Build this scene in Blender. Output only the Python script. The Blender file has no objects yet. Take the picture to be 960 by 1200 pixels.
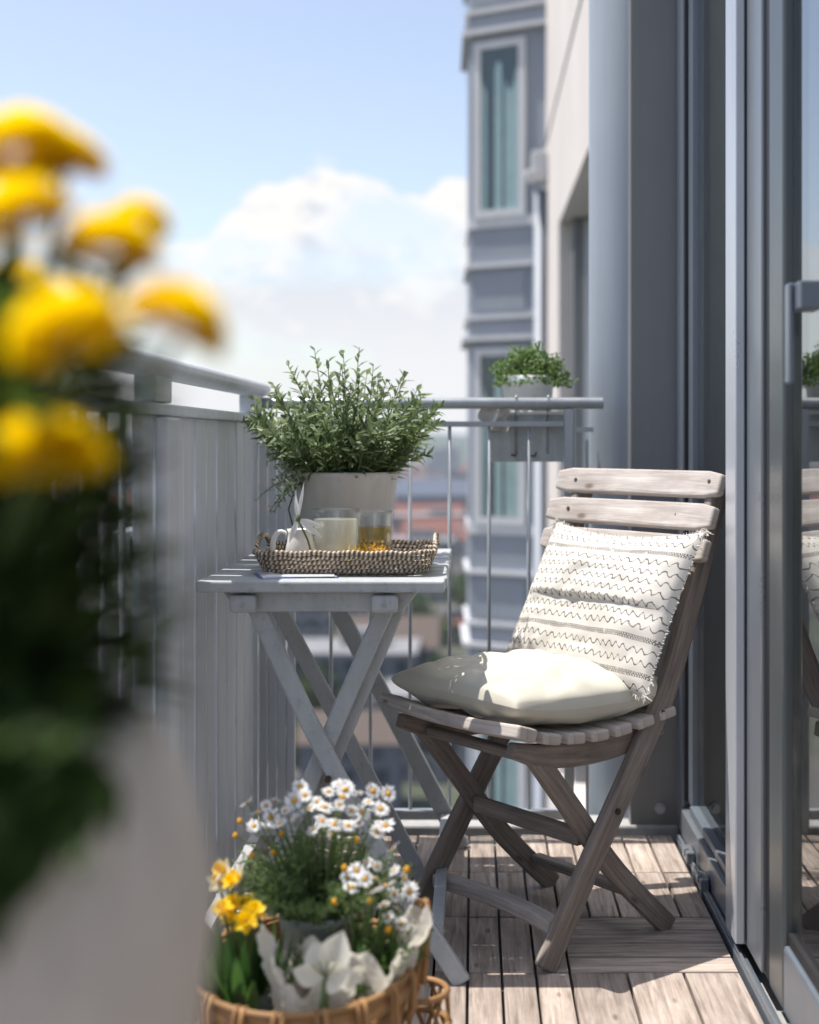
import bpy, bmesh, math, random
from mathutils import Vector, Matrix, noise as mnoise
R = math.radians
rnd = random.Random(11)
scene = bpy.context.scene
C = scene.collection
F = 1650.0            # focal length of the photograph in its own pixels
VPX, VPY = 555.0, 515.0
EYE = 1.0

# ---------------------------------------------------------------- helpers
class MB:
    """collects geometry and links it as one mesh object"""
    def __init__(s):
        s.v = []; s.f = []; s.uv = []; s.uoff = 0.0
    def face(s, idx, uv=None):
        s.f.append(tuple(idx)); s.uv.append(uv)
    def add(s, verts, faces, uvs=None):
        b = len(s.v); s.v += [Vector(v) for v in verts]
        for i, f in enumerate(faces):
            s.face([b + k for k in f], uvs[i] if uvs else None)
    def box(s, c, size, rz=0.0):
        x, y, z = [d / 2 for d in size]
        if size[0] >= size[1] and size[0] >= size[2]: p0, p1, w, t, up = (-x,0,0), (x,0,0), size[1], size[2], (0,0,1)
        elif size[1] >= size[2]: p0, p1, w, t, up = (0,-y,0), (0,y,0), size[0], size[2], (0,0,1)
        else: p0, p1, w, t, up = (0,0,-z), (0,0,z), size[0], size[1], (0,1,0)
        m = Matrix.Translation(c) @ Matrix.Rotation(rz, 4, 'Z')
        s.bar(m @ Vector(p0), m @ Vector(p1), w, t, m.to_3x3() @ Vector(up))
    def span(s, a, b):
        s.box([(p + q) / 2 for p, q in zip(a, b)], [abs(q - p) for p, q in zip(a, b)])
    def bar(s, p0, p1, w, t, up=(0,0,1)):
        s.sweep([p0, p1], w, t, up)
    def sweep(s, pts, w, t, up=(0,0,1), side=None):
        """rectangular section: w across, t along up"""
        pts = [Vector(p) for p in pts]; up = Vector(up)
        n = len(pts); b = len(s.v); L = 0
        s.uoff += 10.0
        Ls = []
        for i, p in enumerate(pts):
            if i: L += (p - pts[i-1]).length
            Ls.append(L)
            d = (pts[min(i+1, n-1)] - pts[max(i-1, 0)]).normalized()
            if side is not None: sd = Vector(side).normalized(); u2 = d.cross(sd).normalized()
            else:
                sd = d.cross(up).normalized(); u2 = sd.cross(d).normalized()
            ww = w[i] if isinstance(w, (list, tuple)) else w
            tt = t[i] if isinstance(t, (list, tuple)) else t
            s.v += [p + sd*ww/2 + u2*tt/2, p - sd*ww/2 + u2*tt/2, p - sd*ww/2 - u2*tt/2, p + sd*ww/2 - u2*tt/2]
        w0 = w[0] if isinstance(w, (list, tuple)) else w
        t0 = t[0] if isinstance(t, (list, tuple)) else t
        o = s.uoff
        ed = [0, w0, w0 + t0, 2*w0 + t0, 2*w0 + 2*t0]
        for i in range(n-1):
            for k in range(4):
                a = b + 4*i + k; c = b + 4*i + (k+1) % 4
                s.face((a, a+4, c+4, c), [(o+Ls[i], ed[k]), (o+Ls[i+1], ed[k]), (o+Ls[i+1], ed[k+1]), (o+Ls[i], ed[k+1])])
        s.face((b, b+1, b+2, b+3), [(o,0),(o,w0),(o+t0,w0),(o+t0,0)])
        e = b + 4*(n-1)
        s.face((e+3, e+2, e+1, e), [(o,0),(o,w0),(o+t0,w0),(o+t0,0)])
    def tube(s, pts, r, seg=8, closed=False, squash=1.0):
        pts = [Vector(p) for p in pts]; n = len(pts); b = len(s.v)
        s.uoff += 10.0; o = s.uoff
        prev = None; L = 0; Ls = []
        for i, p in enumerate(pts):
            if i: L += (p - pts[i-1]).length
            Ls.append(L)
            if closed: d = pts[(i+1) % n] - pts[i-1]
            else: d = pts[min(i+1, n-1)] - pts[max(i-1, 0)]
            d.normalize()
            if prev is None:
                a = Vector((0,0,1)) if abs(d.z) < .9 else Vector((1,0,0))
                u = a - d * a.dot(d)
            else: u = prev - d * prev.dot(d)
            u.normalize(); prev = u; w = d.cross(u)
            rr = r[i] if isinstance(r, (list, tuple)) else r
            for k in range(seg):
                an = 2*math.pi*k/seg
                s.v.append(p + u*math.cos(an)*rr*squash + w*math.sin(an)*rr)
        m = n if closed else n-1
        for i in range(m):
            j = (i+1) % n
            l1 = Ls[j] if j else L + (pts[0]-pts[-1]).length
            for k in range(seg):
                k2 = (k+1) % seg
                s.face((b+i*seg+k, b+i*seg+k2, b+j*seg+k2, b+j*seg+k),
                       [(o+Ls[i], k/seg*.03), (o+Ls[i], (k+1)/seg*.03), (o+l1, (k+1)/seg*.03), (o+l1, k/seg*.03)])
        if not closed:
            s.face([b+k for k in range(seg)][::-1]); s.face([b+(n-1)*seg+k for k in range(seg)])
    def lathe(s, prof, c, seg=36, sx=1.0, sy=1.0, wob=0.0, close=True):
        b = len(s.v); c = Vector(c); n = len(prof)
        for i, (r, z) in enumerate(prof):
            for k in range(seg):
                a = 2*math.pi*k/seg
                q = 1 + (wob*mnoise.noise(Vector((math.cos(a)*1.7, math.sin(a)*1.7, z*9))) if wob else 0)
                s.v.append(c + Vector((r*q*sx*math.cos(a), r*q*sy*math.sin(a), z)))
        for i in range(n-1):
            for k in range(seg):
                k2 = (k+1) % seg
                s.face((b+i*seg+k, b+i*seg+k2, b+(i+1)*seg+k2, b+(i+1)*seg+k),
                       [(k/seg, prof[i][1]), ((k+1)/seg, prof[i][1]), ((k+1)/seg, prof[i+1][1]), (k/seg, prof[i+1][1])])
        if close:
            if prof[0][0] > 1e-5: s.face([b+k for k in range(seg)][::-1])
            if prof[-1][0] > 1e-5: s.face([b+(n-1)*seg+k for k in range(seg)])
    def leaf(s, p, d, nrm, L, W, curl=.15, fold=.25, seg=3, shape=.45):
        """a folded, bent leaf starting at p and growing along d"""
        p = Vector(p); d = Vector(d).normalized(); nrm = Vector(nrm)
        sd = d.cross(nrm)
        if sd.length < 1e-4: sd = d.cross(Vector((1,0,.3)))
        sd.normalize(); nn = sd.cross(d).normalized(); b = len(s.v)
        s.v.append(p.copy())
        for i in range(1, seg):
            t = i/seg
            w = W/2 * math.sin(math.pi * t**(math.log(.5)/math.log(shape)) )
            c = p + d*L*t - nn*curl*L*t*t
            s.v += [c + sd*w + nn*w*fold, c, c - sd*w + nn*w*fold]
        s.v.append(p + d*L - nn*curl*L)
        e = len(s.v)-1
        s.face((b, b+1, b+2)); s.face((b, b+2, b+3))
        for i in range(seg-2):
            q = b+1+3*i
            s.face((q, q+3, q+4, q+1)); s.face((q+1, q+4, q+5, q+2))
        q = e-3
        s.face((q, e, q+1)); s.face((q+1, e, q+2))
    def build(s, name, mat, parent=None, smooth=False, bevel=0.0, base=True, sub=0, solid=0.0, bseg=2):
        me = bpy.data.meshes.new(name)
        me.from_pydata([tuple(v) for v in s.v], [], s.f)
        fixn = bevel or sub or solid
        if any(u is not None for u in s.uv):
            uvl = me.uv_layers.new(name='UVMap'); k = 0
            flat = []
            for f, u in zip(s.f, s.uv):
                for j in range(len(f)):
                    flat += list(u[j]) if u else [0.0, 0.0]
            uvl.data.foreach_set('uv', flat)
        o = bpy.data.objects.new(name, me); C.objects.link(o)
        if mat: me.materials.append(mat)
        if parent is not None:
            root = parent
            while root.parent: root = root.parent
            mw = root.matrix_basis.copy()
            if parent is not root: mw = mw @ parent.matrix_basis
            me.transform(mw.inverted()); o.parent = parent
        elif base and s.v:
            xs = [v.x for v in s.v]; ys = [v.y for v in s.v]; z0 = min(v.z for v in s.v)
            c = Vector(((min(xs)+max(xs))/2, (min(ys)+max(ys))/2, z0))
            me.transform(Matrix.Translation(-c)); o.location = c
        if smooth:
            me.polygons.foreach_set('use_smooth', [True]*len(me.polygons))
        if solid:
            m = o.modifiers.new('Solidify', 'SOLIDIFY'); m.thickness = solid; m.offset = 0
        if sub:
            m = o.modifiers.new('Subdivision', 'SUBSURF'); m.levels = sub; m.render_levels = sub
        if bevel:
            m = o.modifiers.new('Bevel', 'BEVEL'); m.width = bevel; m.segments = bseg; m.limit_method = 'ANGLE'; m.angle_limit = R(35)
            m.harden_normals = False
        if fixn:
            bm = bmesh.new(); bm.from_mesh(me); bmesh.ops.recalc_face_normals(bm, faces=bm.faces); bm.to_mesh(me); bm.free()
        me.update()
        return o

def tag(o, label, cat, group=None, kind=None):
    if label: o['label'] = label
    if cat: o['category'] = cat
    if group: o['group'] = group
    if kind: o['kind'] = kind
    return o
def thing(name, label, cat, loc=(0,0,0), rz=0.0, group=None):
    o = bpy.data.objects.new(name, None); C.objects.link(o)
    o.location = loc; o.rotation_euler = (0,0,rz); o.empty_display_size = .1
    o.matrix_basis = Matrix.Translation(loc) @ Matrix.Rotation(rz, 4, 'Z')
    return tag(o, label, cat, group)
def struct(o):
    o['kind'] = 'structure'; return o
def copy_part(o, parent, matrix=None):
    c = o.copy(); C.objects.link(c); c.parent = parent
    if matrix is not None: c.matrix_basis = matrix
    for ch in list(o.children):
        d = ch.copy(); C.objects.link(d); d.parent = c
    return c
def copy_thing(o, loc, rz=0.0, scale=None, label=None, group=None):
    c = o.copy(); C.objects.link(c); c.location = loc; c.rotation_euler = (0,0,rz)
    if scale: c.scale = scale
    if label: c['label'] = label
    if group: c['group'] = group
    for ch in list(o.children): copy_part(ch, c)
    return c
def at(px, d, z=0.0): return Vector(((px-VPX)/F*d, d, z))
def atp(px, py, d): return Vector(((px-VPX)/F*d, d, EYE-(py-VPY)/F*d))
def rdir(): 
    a = rnd.uniform(0, 2*math.pi); z = rnd.uniform(-1, 1); q = math.sqrt(1-z*z)
    return Vector((q*math.cos(a), q*math.sin(a), z))

# ---------------------------------------------------------------- materials
def new_mat(name):
    m = bpy.data.materials.new(name); m.use_nodes = True
    nt = m.node_tree; b = nt.nodes['Principled BSDF']
    return m, nt, b
def N(nt, t, **kw):
    n = nt.nodes.new(t)
    for k, v in kw.items():
        if k in n.inputs: n.inputs[k].default_value = v
        else: setattr(n, k, v)
    return n
def LK(nt, a, b): nt.links.new(a, b)
def rgb(c): return (c[0], c[1], c[2], 1)
def ramp(nt, fac, stops):
    r = nt.nodes.new('ShaderNodeValToRGB'); e = r.color_ramp.elements
    while len(e) < len(stops): e.new(.5)
    for i, (p, c) in enumerate(stops):
        e[i].position = p; e[i].color = rgb(c) if len(c) == 3 else c
    if fac is not None: LK(nt, fac, r.inputs['Fac'])
    return r
def math_n(nt, op, a, b=None, c=None, clamp=False):
    n = nt.nodes.new('ShaderNodeMath'); n.operation = op; n.use_clamp = clamp
    for i, x in enumerate((a, b, c)):
        if x is None: continue
        if isinstance(x, (int, float)): n.inputs[i].default_value = x
        else: LK(nt, x, n.inputs[i])
    return n.outputs[0]
def bump(nt, b, h, strength=.2, dist=.002):
    n = N(nt, 'ShaderNodeBump', Strength=strength, Distance=dist)
    LK(nt, h, n.inputs['Height']); LK(nt, n.outputs[0], b.inputs['Normal'])
def painted(name, col, rough=.45, var=.12, scale=7, bumpv=.08, metal=0.0, dirt=.0):
    m, nt, b = new_mat(name)
    tc = N(nt, 'ShaderNodeTexCoord')
    n = N(nt, 'ShaderNodeTexNoise', Scale=scale, Detail=5.0, Roughness=.6); LK(nt, tc.outputs['Object'], n.inputs['Vector'])
    r = ramp(nt, n.outputs[0], [(.3, [c*(1-var) for c in col]), (.7, [min(1, c*(1+var)) for c in col])])
    out = r.outputs[0]
    if dirt:
        n3 = N(nt, 'ShaderNodeTexNoise', Scale=scale*4.5, Detail=8.0, Roughness=.7); LK(nt, tc.outputs['Object'], n3.inputs['Vector'])
        r3 = ramp(nt, n3.outputs[0], [(.56, (0,0,0)), (.72, (dirt,)*3)])
        mx = N(nt, 'ShaderNodeMixRGB'); LK(nt, r3.outputs[0], mx.inputs[0]); LK(nt, out, mx.inputs[1]); mx.inputs[2].default_value = rgb([c*.45 for c in col])
        out = mx.outputs[0]
    mps = N(nt, 'ShaderNodeMapping'); mps.inputs['Scale'].default_value = (26, 26, 1.1); LK(nt, tc.outputs['Object'], mps.inputs[0])
    ns = N(nt, 'ShaderNodeTexNoise', Scale=1.0, Detail=6.0, Roughness=.65); LK(nt, mps.outputs[0], ns.inputs['Vector'])
    rs = ramp(nt, ns.outputs[0], [(.32, (1-var*1.6,)*3), (.62, (1, 1, 1))])
    ms = N(nt, 'ShaderNodeMixRGB', blend_type='MULTIPLY'); ms.inputs[0].default_value = 1.0; LK(nt, out, ms.inputs[1]); LK(nt, rs.outputs[0], ms.inputs[2]); out = ms.outputs[0]
    LK(nt, out, b.inputs['Base Color'])
    b.inputs['Roughness'].default_value = rough; b.inputs['Metallic'].default_value = metal
    n2 = N(nt, 'ShaderNodeTexNoise', Scale=120.0, Detail=3.0); LK(nt, tc.outputs['Object'], n2.inputs['Vector'])
    if bumpv: bump(nt, b, n2.outputs[0], bumpv, .001)
    rr = ramp(nt, n.outputs[0], [(.2, (rough*.8,)*3), (.8, (min(1, rough*1.25),)*3)]); LK(nt, rr.outputs[0], b.inputs['Roughness'])
    return m
def wood(name, dark, light, rough=.75, plank_var=.12, gs=70.0, bumps=.35, knots=True):
    """weathered wood; grain runs along U, every plank carries its own tone"""
    m, nt, b = new_mat(name)
    uv = N(nt, 'ShaderNodeUVMap')
    mp = N(nt, 'ShaderNodeMapping'); mp.inputs['Scale'].default_value = (3.2, gs, 1); LK(nt, uv.outputs[0], mp.inputs[0])
    n = N(nt, 'ShaderNodeTexNoise', Scale=1.6, Detail=7.0, Roughness=.62, Distortion=.7); LK(nt, mp.outputs[0], n.inputs['Vector'])
    r = ramp(nt, n.outputs[0], [(.25, dark), (.45, [(a+c)/2 for a, c in zip(dark, light)]), (.7, light)])
    mp2 = N(nt, 'ShaderNodeMapping'); mp2.inputs['Scale'].default_value = (9, 22, 1); LK(nt, uv.outputs[0], mp2.inputs[0])
    n2 = N(nt, 'ShaderNodeTexNoise', Scale=1.0, Detail=4.0, Roughness=.6); LK(nt, mp2.outputs[0], n2.inputs['Vector'])
    mx = N(nt, 'ShaderNodeMixRGB', blend_type='MULTIPLY'); mx.inputs[0].default_value = .75
    r2 = ramp(nt, n2.outputs[0], [(.28, (.66, .63, .60)), (.62, (1, 1, 1))]); LK(nt, r.outputs[0], mx.inputs[1]); LK(nt, r2.outputs[0], mx.inputs[2])
    out = mx.outputs[0]
    if knots:
        mp3 = N(nt, 'ShaderNodeMapping'); mp3.inputs['Scale'].default_value = (7, 20, 1); LK(nt, uv.outputs[0], mp3.inputs[0])
        v = N(nt, 'ShaderNodeTexVoronoi', Scale=1.0); LK(nt, mp3.outputs[0], v.inputs['Vector'])
        rk = ramp(nt, v.outputs['Distance'], [(.05, (.35, .28, .23)), (.13, (1, 1, 1))])
        mk = N(nt, 'ShaderNodeMixRGB', blend_type='MULTIPLY'); mk.inputs[0].default_value = .8
        LK(nt, out, mk.inputs[1]); LK(nt, rk.outputs[0], mk.inputs[2]); out = mk.outputs[0]
    sx = N(nt, 'ShaderNodeSeparateXYZ'); LK(nt, uv.outputs[0], sx.inputs[0])
    fl = math_n(nt, 'FLOOR', math_n(nt, 'DIVIDE', math_n(nt, 'ADD', sx.outputs[0], 3.0), 10.0))
    wn = N(nt, 'ShaderNodeTexWhiteNoise', noise_dimensions='1D'); LK(nt, fl, wn.inputs['W'])
    hv = N(nt, 'ShaderNodeHueSaturation')
    LK(nt, out, hv.inputs['Color'])
    mr = N(nt, 'ShaderNodeMapRange'); mr.inputs['To Min'].default_value = 1-plank_var; mr.inputs['To Max'].default_value = 1+plank_var
    LK(nt, wn.outputs['Value'], mr.inputs['Value']); LK(nt, mr.outputs[0], hv.inputs['Value'])
    LK(nt, hv.outputs[0], b.inputs['Base Color'])
    b.inputs['Roughness'].default_value = rough; b.inputs['Specular IOR Level'].default_value = .3
    bump(nt, b, n.outputs[0], bumps, .003)
    return m
def leafmat(name, c1, c2, trans=.35, tcol=None, rough=.5):
    m, nt, b = new_mat(name)
    g = N(nt, 'ShaderNodeNewGeometry')
    r = ramp(nt, g.outputs['Random Per Island'], [(0, c1), (1, c2)])
    LK(nt, r.outputs[0], b.inputs['Base Color']); b.inputs['Roughness'].default_value = rough
    b.inputs['Specular IOR Level'].default_value = .35
    t = N(nt, 'ShaderNodeBsdfTranslucent')
    if tcol: t.inputs[0].default_value = rgb(tcol)
    else:
        h = N(nt, 'ShaderNodeHueSaturation', Saturation=1.15, Value=1.6); LK(nt, r.outputs[0], h.inputs['Color']); LK(nt, h.outputs[0], t.inputs[0])
    mx = N(nt, 'ShaderNodeMixShader'); mx.inputs[0].default_value = trans
    LK(nt, b.outputs[0], mx.inputs[1]); LK(nt, t.outputs[0], mx.inputs[2])
    LK(nt, mx.outputs[0], nt.nodes['Material Output'].inputs['Surface'])
    return m
def fabric(name, col, scale=600, trans=.0, var=.06):
    m, nt, b = new_mat(name)
    tc = N(nt, 'ShaderNodeTexCoord')
    n = N(nt, 'ShaderNodeTexNoise', Scale=9.0, Detail=4.0); LK(nt, tc.outputs['Object'], n.inputs['Vector'])
    r = ramp(nt, n.outputs[0], [(.3, [c*(1-var) for c in col]), (.7, [min(1, c*(1+var)) for c in col])])
    LK(nt, r.outputs[0], b.inputs['Base Color']); b.inputs['Roughness'].default_value = .9
    b.inputs['Specular IOR Level'].default_value = .15
    b.inputs['Sheen Weight'].default_value = .15
    n2 = N(nt, 'ShaderNodeTexNoise', Scale=float(scale)*.6, Detail=3.0); LK(nt, tc.outputs['Object'], n2.inputs['Vector'])
    bump(nt, b, n2.outputs[0], .25, .0008)
    return m
def glassmat(name, tint=(.92, .95, .95), ior=1.5, rough=0.0):
    m, nt, b = new_mat(name)
    nt.nodes.remove(b)
    t = N(nt, 'ShaderNodeBsdfTransparent'); t.inputs[0].default_value = rgb(tint)
    g = N(nt, 'ShaderNodeBsdfGlossy'); g.inputs['Roughness'].default_value = rough
    ge = N(nt, 'ShaderNodeNewGeometry'); dt = N(nt, 'ShaderNodeVectorMath', operation='DOT_PRODUCT')
    LK(nt, ge.outputs['Normal'], dt.inputs[0]); LK(nt, ge.outputs['Incoming'], dt.inputs[1])
    f0 = ((ior-1)/(ior+1))**2
    q = math_n(nt, 'POWER', math_n(nt, 'SUBTRACT', 1.0, math_n(nt, 'ABSOLUTE', dt.outputs['Value']), clamp=True), 5.0)
    fr = math_n(nt, 'ADD', f0, math_n(nt, 'MULTIPLY', q, 1-f0), clamp=True)
    mx = N(nt, 'ShaderNodeMixShader'); LK(nt, fr, mx.inputs[0]); LK(nt, t.outputs[0], mx.inputs[1]); LK(nt, g.outputs[0], mx.inputs[2])
    LK(nt, mx.outputs[0], nt.nodes['Material Output'].inputs['Surface'])
    return m

M = {}
M['rail'] = painted('blue grey rail paint', (.58, .62, .67), .42, .07, 4, dirt=.25)
M['rail_steel'] = painted('grey galvanised steel', (.36, .39, .42), .38, .08, 9, metal=.35)
M['table'] = painted('pale grey table paint', (.44, .47, .49), .5, .09, 14, .3, dirt=.6)
M['deck'] = wood('bleached pink grey deck wood', (.15, .118, .10), (.52, .445, .395), .8, .25, 52)
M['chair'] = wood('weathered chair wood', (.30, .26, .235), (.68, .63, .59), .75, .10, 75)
M['chair_shaded'] = wood('weathered shaded chair frame wood', (.12, .10, .088), (.33, .29, .26), .75, .08, 75)  # darker copy of the chair wood, shade on frame and legs put into its colour
M['stucco'] = painted('off white stucco', (.66, .615, .58), .9, .05, 1.2, .5, dirt=.12)
M['column'] = painted('pale grey column paint', (.30, .34, .39), .5, .04, 2, .05)
M['panel'] = painted('dark grey metal panel', (.185, .192, .198), .45, .05, 3, .03)
M['door'] = painted('blue grey door frame', (.15, .178, .215), .32, .06, 4, .03, metal=.25)
M['door_light'] = painted('light grey aluminium', (.19, .21, .235), .3, .05, 4, .03, metal=.3)
M['door_dark'] = painted('dark green grey frame', (.078, .09, .095), .3, .06, 4, .03, metal=.2)
M['door_sunlit'] = painted('sunlit aluminium edge', (.52, .55, .60), .3, .05, 4, .03, metal=.3)  # lighter frame copy, sunlight on the leading stile put into its colour
M['dim_sheet'] = painted('painted dimness behind window', (.06, .085, .095), .6, .1, 2, 0)  # dark paint standing in for the unlit interior of the bay
M['gasket'] = painted('black rubber gasket', (.012, .012, .014), .5, .1, 9, 0)
M['concrete'] = painted('grey concrete', (.36, .36, .36), .9, .12, 5, .5, dirt=.3)
M['bay'] = painted('blue grey bay cladding', (.27, .30, .35), .5, .06, 1.5, .02)
M['bay_light'] = painted('light grey bay trim', (.58, .59, .61), .5, .06, 1.5, .02)
M['glass'] = glassmat('door glass', (.74, .78, .77), 4.2)
M['glass_bay'] = glassmat('bay glass', (.90, .95, .95), 1.55)
M['cup_glass'] = glassmat('clear drinking glass', (.95, .965, .965), 1.85)
M['room'] = painted('grey room plaster', (.22, .22, .21), .8, .06, 2, 0)
M['curtain'] = fabric('grey curtain', (.52, .55, .52))
M['rag'] = fabric('pale rag', (.62, .60, .57))
M['curtain_bay'] = fabric('pale green curtain', (.62, .69, .68))
M['pot_white'] = painted('off white pot', (.62, .60, .57), .55, .07, 6, .1, dirt=.2)
M['pot_beige'] = painted('rough beige pot', (.72, .645, .575), .85, .09, 9, .5, dirt=.25)
M['zinc'] = painted('dull zinc', (.42, .45, .45), .5, .18, 14, .15, metal=.3, dirt=.4)
M['enamel'] = painted('worn white enamel', (.70, .71, .70), .35, .05, 8, .05, dirt=.3)
M['soil'] = painted('potting soil', (.035, .026, .02), .95, .4, 60, 1)
M['stem'] = leafmat('green stem', (.10, .15, .05), (.16, .22, .08), .1)
M['woody'] = painted('brown stem', (.10, .075, .05), .8, .2, 40, .4)
M['herb'] = leafmat('grey green herb leaf', (.085, .125, .062), (.22, .275, .135), .35)
M['herb_pale'] = leafmat('pale silver leaf', (.30, .36, .26), (.46, .50, .38), .35)
M['bush'] = leafmat('small bright leaf', (.075, .13, .045), (.18, .26, .09), .38)
M['dark_leaf'] = leafmat('dark flower leaf', (.03, .058, .016), (.085, .14, .04), .35)
M['daff_leaf'] = leafmat('strap leaf', (.035, .085, .025), (.09, .17, .05), .3)
M['daisy_leaf'] = leafmat('feathery daisy leaf', (.055, .10, .03), (.16, .22, .08), .35)
M['mum'] = leafmat('deep yellow petal', (.90, .64, .0), (.95, .74, .002), .5, (.98, .78, .004))
M['yellow'] = leafmat('yellow petal', (.85, .55, .01), (.92, .68, .03), .35, (.95, .7, .04))
M['cream'] = leafmat('cream petal', (.80, .74, .50), (.85, .82, .66), .35, (.9, .85, .6))
M['white_petal'] = leafmat('white petal', (.80, .81, .84), (.86, .86, .86), .35, (.85, .85, .85))
M['lily'] = leafmat('ivory lily petal', (.80, .78, .68), (.84, .83, .76), .35, (.85, .84, .72))
M['disc'] = painted('orange flower disc', (.72, .36, .01), .8, .2, 300, .5)
M['paper'] = leafmat('cream wrapping paper', (.74, .72, .66), (.78, .76, .70), .5, (.78, .75, .68), .8)
M['cane'] = wood('golden brown cane', (.20, .095, .035), (.46, .27, .12), .5, .2, 120, .2, False)
def seagrass():
    m, nt, b = new_mat('braided seagrass'); uv = N(nt, 'ShaderNodeUVMap'); sx = N(nt, 'ShaderNodeSeparateXYZ'); LK(nt, uv.outputs[0], sx.inputs[0])
    s_ = math_n(nt, 'SINE', math_n(nt, 'ADD', math_n(nt, 'MULTIPLY', sx.outputs[0], 2*math.pi/.0092), math_n(nt, 'MULTIPLY', sx.outputs[1], 180.0)))
    n = N(nt, 'ShaderNodeTexNoise', Scale=130.0, Detail=4.0); LK(nt, uv.outputs[0], n.inputs['Vector'])
    v = math_n(nt, 'ADD', math_n(nt, 'MULTIPLY', s_, .27), n.outputs[0])
    r = ramp(nt, v, [(.2, (.08, .06, .045)), (.5, (.28, .225, .17)), (.76, (.62, .53, .42))]); LK(nt, r.outputs[0], b.inputs['Base Color'])
    b.inputs['Roughness'].default_value = .85; bump(nt, b, v, .8, .003); return m
M['seagrass'] = seagrass()
M['cushion'] = fabric('ivory cotton', (.54, .52, .445))
M['steel'] = painted('dark rusty screw', (.10, .075, .06), .5, .2, 60, .2, metal=.6)
def cloudy():
    m, nt, b = new_mat('cloudy lemonade'); b.inputs['Base Color'].default_value = (.80, .79, .72, 1); b.inputs['Roughness'].default_value = .2
    t = N(nt, 'ShaderNodeBsdfTransparent'); t.inputs[0].default_value = (.95, .95, .92, 1); tl = N(nt, 'ShaderNodeBsdfTranslucent'); tl.inputs[0].default_value = (.85, .84, .78, 1)
    m1 = N(nt, 'ShaderNodeMixShader'); m1.inputs[0].default_value = .45; LK(nt, b.outputs[0], m1.inputs[1]); LK(nt, tl.outputs[0], m1.inputs[2])
    m2 = N(nt, 'ShaderNodeMixShader'); m2.inputs[0].default_value = .35; LK(nt, m1.outputs[0], m2.inputs[1]); LK(nt, t.outputs[0], m2.inputs[2])
    LK(nt, m2.outputs[0], nt.nodes['Material Output'].inputs['Surface']); return m
M['milk'] = cloudy()
M['ceramic'] = painted('white glazed china', (.80, .80, .78), .18, .01, 9, 0)
M['napkin'] = fabric('white napkin', (.80, .81, .84))
M['napkin_blue'] = fabric('blue napkin edge', (.09, .14, .34))
M['tea'] = glassmat('amber tea', (.93, .79, .42), 1.25)

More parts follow.
